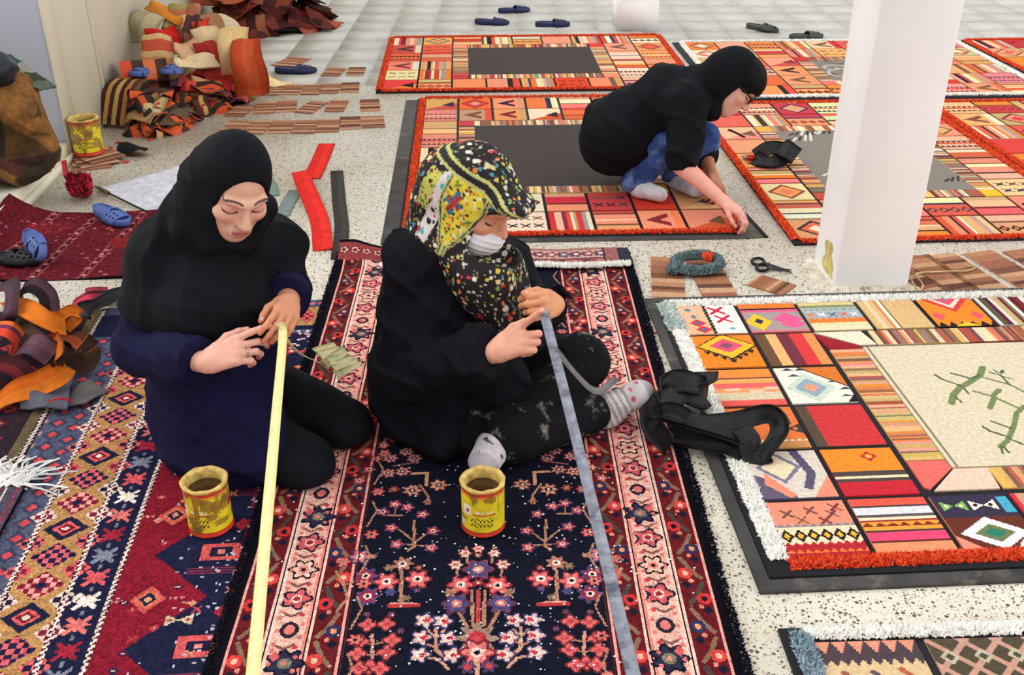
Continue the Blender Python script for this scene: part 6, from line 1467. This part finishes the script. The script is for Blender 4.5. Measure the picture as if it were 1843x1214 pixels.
def dots(V, c, cell, r, pal, mask, p=.8, seed=1.):
    k = np.floor(V / cell); j = np.stack([hash3(k, seed + s_) for s_ in range(3)], 1) * .5 + .25; d = np.linalg.norm(V / cell - k - j, axis=1) * cell
    h_ = hash3(k, seed + 9); pal = np.array(pal, float); m_ = mask & (d < r * (.6 + .8 * hash3(k, seed + 5))) & (hash3(k, seed + 7) < p); c[m_] = pal[(h_[m_] * len(pal)).astype(int) % len(pal)]; return m_
def scarf_cols(V):
    q = (V - hc) @ R; x, y, z = q.T; c = np.tile(np.array((26., 17, 22)), (len(V), 1)); al = np.ones(len(V), bool)
    MULT = [(206, 60, 60), (226, 222, 206), (70, 140, 160), (214, 190, 70), (226, 120, 60), (110, 150, 70), (226, 222, 206)]
    dots(V, c, .014, .0052, MULT, al, .5, 1.); dots(V + .007, c, .021, .007, [(170, 40, 54), (206, 196, 140), (214, 210, 200), (50, 84, 64)], al, .35, 2.); dots(V, c, .009, .0026, [(186, 180, 130), (130, 140, 70), (200, 200, 200)], al, .4, 3.)
    hd = (z > -.13) & (np.linalg.norm(q * [1, .9, .9], axis=1) < .19)
    # pale band with cyan behind the yellow panel
    w1 = hd & (y < -.035) & (y > -.075) & (z < .075); c[w1] = (214, 206, 206); dots(V, c, .02, .009, [(60, 170, 180), (26, 22, 30), (196, 60, 90), (26, 22, 30)], w1, .7, 4.)
    w2 = hd & (y < -.075) & (y > -.115) & (z < .05) & (z > -.06); c[w2] = (196, 190, 90); dots(V, c, .012, .005, [(110, 40, 50), (70, 110, 60), (40, 30, 30)], w2, .8, 5.)
    # the yellow panel on the side of the head
    yc = .004 + .10 * np.clip(-.02 - z, 0, 1); wy = .047 * np.clip((z + .100) / .11, 0, 1) ** .6
    pn = hd & (np.abs(y - yc) < wy) & (z < .075)
    c[pn] = (222, 204, 60); dots(V + .005, c, .009, .0034, [(40, 30, 30), (190, 60, 40), (236, 226, 180)], pn, .7, 8.); dots(V, c, .0105, .0042, [(190, 60, 40), (60, 90, 50), (40, 30, 30), (236, 226, 180), (206, 120, 50), (90, 150, 60)], pn, .85, 6.)
    fl_ = pn & (np.hypot((y + .014) / .026, (z - .008) / .034) < .65 + .35 * np.cos(4 * np.arctan2(z - .008, y + .014))); c[fl_] = (46, 110, 140); fl2 = pn & (np.hypot((y + .014) / .02, (z - .008) / .03) < .6 + .4 * np.cos(4 * np.arctan2(z - .008, y + .014) + 1.6)); c[fl2] = (176, 44, 50)
    def stripe(m_, wd=1.): c[m_] = (186, 186, 110)
    ed = hd & (np.abs(np.abs(y - yc) - wy - .006) < .0065) & (z < .08); c[ed] = (190, 188, 116); ed2 = hd & (np.abs(np.abs(y - yc) - wy - .0065) < .002) & (z < .08); c[ed2] = (34, 40, 40)
    t1 = hd & (np.abs(z - .082 + .35 * np.clip(y - .03, 0, 1)) < .011); c[t1] = (28, 22, 26); t2 = hd & (np.abs(np.abs(z - .082 + .35 * np.clip(y - .03, 0, 1)) - .011) < .0035); c[t2] = (190, 188, 116)
    b1 = hd & (y > .09) & (np.abs(z - .045) < .02) & (np.abs(z - .05 + .3 * (y - .12)) < .003); c[b1] = (190, 188, 116)
    fb = hd & (y > .05) & (z < .06) & (z > -.03) & ~ed & ~pn; nb_ = fb & (hash3(np.floor(V / .012), 3.) < .5) & (c.sum(1) < 80); c[nb_] = (24, 56, 66)
    return c
M_SCARF = material('printed_scarf', attr=True, rough=.7, var=.08, vscale=30, bump=.15, bscale=300, spec=.3)
cloth('headscarf', scF2, np.minimum.reduce([neck, shR]) + [-.16, -.2, -.20], np.maximum.reduce([hc, shL]) + [.2, .12, .17], .0036, M_SCARF, W2, scarf_cols)
# the grey tape
tg = root('grey_tape', 'long mottled grey tape held by the cross-legged woman', 'tape', (.07, 2.1, 0)); T0 = np.array([.07, 2.1, 0])
pT = [at(978, 556, 2.17), at(985, 585, 2.10), at(1016, 705, 1.86), at(1072, 930, 1.46), at(1140, 1214, 1.08), at(1158, 1290, 1.0)]
GT = [(128, 134, 148), (104, 110, 126), (146, 150, 160), (112, 116, 132), (138, 142, 154), (96, 102, 118), (150, 154, 164), (120, 126, 142)]
link('taut_length', ribbon('taut_length', np.array(pT) - T0, [.023, .0215, .021], (1, .25, .1), [(124, 128, 140), (132, 136, 148)], n=66, thick=.0012, across=4), material('mottled_grey_tape', attr=True, rough=.7, var=.3, vscale=45, bump=.2, wear=(78, 82, 96), wscale=16, wthr=.53), tg)
pE = [at(1004, 632, 2.18), at(1030, 665, 2.24), at(1062, 698, 2.36), at(1082, 702, 2.42), at(1100, 688, 2.46), at(1110, 680, 2.47)]
link('loose_length', ribbon('loose_length', np.array(pE) - T0, [.013, .02, .02], [(.5, .3, .7), (.2, .7, .6), (.2, .8, .5), (-.2, .7, .7), (-.5, .5, .7), (-.5, .5, .7)], [(112, 110, 112), (126, 124, 124)], n=26, thick=.0015), M_TAPE, tg)

# ------------------------------------------------------------------ the crouching person who trims a rug
hc = at(1322, 152, 4.22); R = frame((.69, -.30, -.66), (.62, .15, .75)); SK3 = (226, 170, 150)
pelv, chest, neck = at(1118, 238, 4.32), at(1205, 185, 4.32), at(1268, 165, 4.28)
shR, shL, elR, wrR = at(1238, 186, 4.17), at(1240, 172, 4.48), at(1228, 298, 4.06), at(1304, 364, 3.90)
elL, wrL = at(1262, 262, 4.42), at(1282, 315, 4.22)
hR, lo1, hi1, i1 = hand(wrR, at(1338, 385, 3.84) - wrR, (.6, -.3, .75), 1, ((30, 45, 25), (34, 48, 28), (38, 50, 28), (42, 50, 28)), elR + (wrR - elR) * .05, thumb=(.8, .4, -.5), fr=.032)
hL, lo2, hi2, i2 = hand(wrL, at(1290, 335, 4.12) - wrL, (.4, -.5, .7), -1, ((40, 50, 30),) * 4, elL + (wrL - elL) * .2)
fF, fL = face(hc, R)
inner = union([cap(neck, pelv, .09, .11), cap(neck, hc, .05, .055), cap(shR, elR, .04, .035), cap(elR, wrR, .036, .024), cap(shL, elL, .04, .035), cap(elL, wrL, .033, .022), cap(neck, shR, .05, .05), cap(neck, shL, .05, .05)], .03)
W3 = body('person', 'crouching person in black top, jeans and glasses trimming a rug edge', [
    (inner, np.minimum.reduce([pelv, elR, shL, wrR]) - .2, np.maximum.reduce([hc, shL, elL, wrL]) + .2, .014, flat(SK3)),
    (fF, hc - .16, hc + .16, .0036, skin_face(hc, R, SK3)), (hR, lo1, hi1, .0036, lambda V: nail_cols(V, i1, (232, 166, 150))), (hL, lo2, hi2, .004, lambda V: nail_cols(V, i2, (186, 124, 92)))])
hipR, hipL, knR, knL, ankR, ankL = at(1112, 262, 4.26), at(1124, 250, 4.43), at(1215, 248, 4.22), at(1264, 250, 4.36), at(1140, 330, 4.22), at(1212, 322, 4.36)
def jeF(p):
    d = union([cap(hipR, knR, .088, .072), cap(hipL, knL, .088, .075), cap(knR, ankR, .068, .055), cap(knL, ankL, .07, .055), ell((hipR + hipL) / 2, (.10, .14, .075))], .02)(p)
    return smax(d + .005 * wrinkle(p, 40, 1.) + .003 * wrinkle(p, 85, 2.), floor_cut(.035)(p), .01)
cloth('jeans', jeF, np.array([.2, 3.9, 0]), np.array([1.15, 4.75, .5]), .008, M_JEAN, W3)
for a_, t_ in ((ankR, at(1188, 350, 4.13)), (ankL, at(1252, 343, 4.2))):
    d = t_ - a_; F_ = union([cap(a_ + d * .05, a_ + d * .3 - [0, 0, .01], .045, .04), cap(a_ + d * .3 - [0, 0, .01], t_, .04, .032)], .02)
    cloth('sock', lambda p, F_=F_: smax(F_(p), floor_cut(.019)(p), .006), np.minimum(a_, t_) - .08, np.maximum(a_, t_) + .08, .006, M_SOCK, W3, flat((206, 206, 212)))
def topF(p):
    d = union([cap(pelv, chest, .155, .15), cap(chest, neck, .14, .09), cap(neck, shR, .08, .085), cap(neck, shL, .08, .085), cap(pelv, at(1098, 262, 4.30), .14, .115), ell(pelv, (.155, .19, .14))], .05)(p)
    a_ = union([cap(shR, elR + (shR - elR) * .08, .082, .066), cap(shL, elL + (wrL - elL) * .3, .08, .06)], .02)(p)
    d = smin(d, a_, .03) + .007 * wrinkle(p, 26, 2.) + .003 * wrinkle(p, 60, 4.) - .012 * crease(p, 17, 2.)
    d = smax(d, -cap(elR - [0, 0, .03], elR - [0, 0, .3], .05, .09)(p), .01)
    return d
cloth('black_top', topF, np.array([.15, 3.85, .05]), np.array([1.15, 4.8, .68]), .0085, M_BLKCL, W3)
L3 = lambda x, y, z: hc + R @ np.array([x, y, z])
def sc3(p):
    d = union([ell(L3(0, -.035, .03), (.09, .108, .105), R), ell(L3(0, -.035, -.05), (.085, .07, .085), R), cap(L3(0, -.06, .0), neck + [0, 0, .0], .09, .11), cap(neck, at(1284, 196, 4.18), .085, .05)], .03)(p) + .004 * wrinkle(p, 36, 3.)
    op = ell(L3(.012, .088, -.03), (.082, .092, .115), R)(p)
    return smax(d, -op, .008)
cloth('headscarf', sc3, np.minimum(hc, neck) - .22, np.maximum(hc, neck) + .2, .0065, M_BLKCL, W3)
cloth('hair', lambda p: smax(union([ell(L3(0, .0, .045), (.079, .104, .092), R)], .01)(p) + .002 * wrinkle(p, 140, 3.), union([ell(L3(0.01, .105, -.06), (.09, .085, .092), R)], .01)(p) * -1, .006), hc - .17, hc + .17, .005, M_HAIR, W3)
GLS = tube('glasses', np.array([L3(-.012, .096, .002), L3(0, .1, .005), L3(.012, .096, .002)]) - np.array(W3.location), .0028, M_FRAME, W3, 6); GLS['label'] = 'dark framed glasses'
for s_ in (1, -1):
    tube('rim', np.array([L3(s_ * .034 + .022 * math.cos(a_), .094, .0 + .016 * math.sin(a_)) for a_ in np.linspace(0, 6.283, 18)]) - np.array(W3.location), .0034, M_FRAME, GLS, 6)
    tube('temple_arm', np.array([L3(s_ * .056, .092, .005), L3(s_ * .072, .04, .006), L3(s_ * .075, -.01, .0)]) - np.array(W3.location), .0038, M_FRAME, GLS, 6)
# the blade in the hand
kb = root('utility_knife', 'slim silver knife in the crouching person hand', 'knife', gp(1330, 402)); k0 = np.array(kb.location)
tube('knife_body', np.array([at(1342, 372, 3.86), at(1336, 386, 3.83), at(1331, 398, 3.80)]) - k0, [.006, .0065, .005], M_SILV, kb); link('blade', ribbon('blade', np.array([at(1331, 398, 3.80), at(1327, 408, 3.79)]) - k0, [.01, .003], (.3, .9, .2), [(200, 200, 206)], n=4, thick=.001), M_SILV, kb)
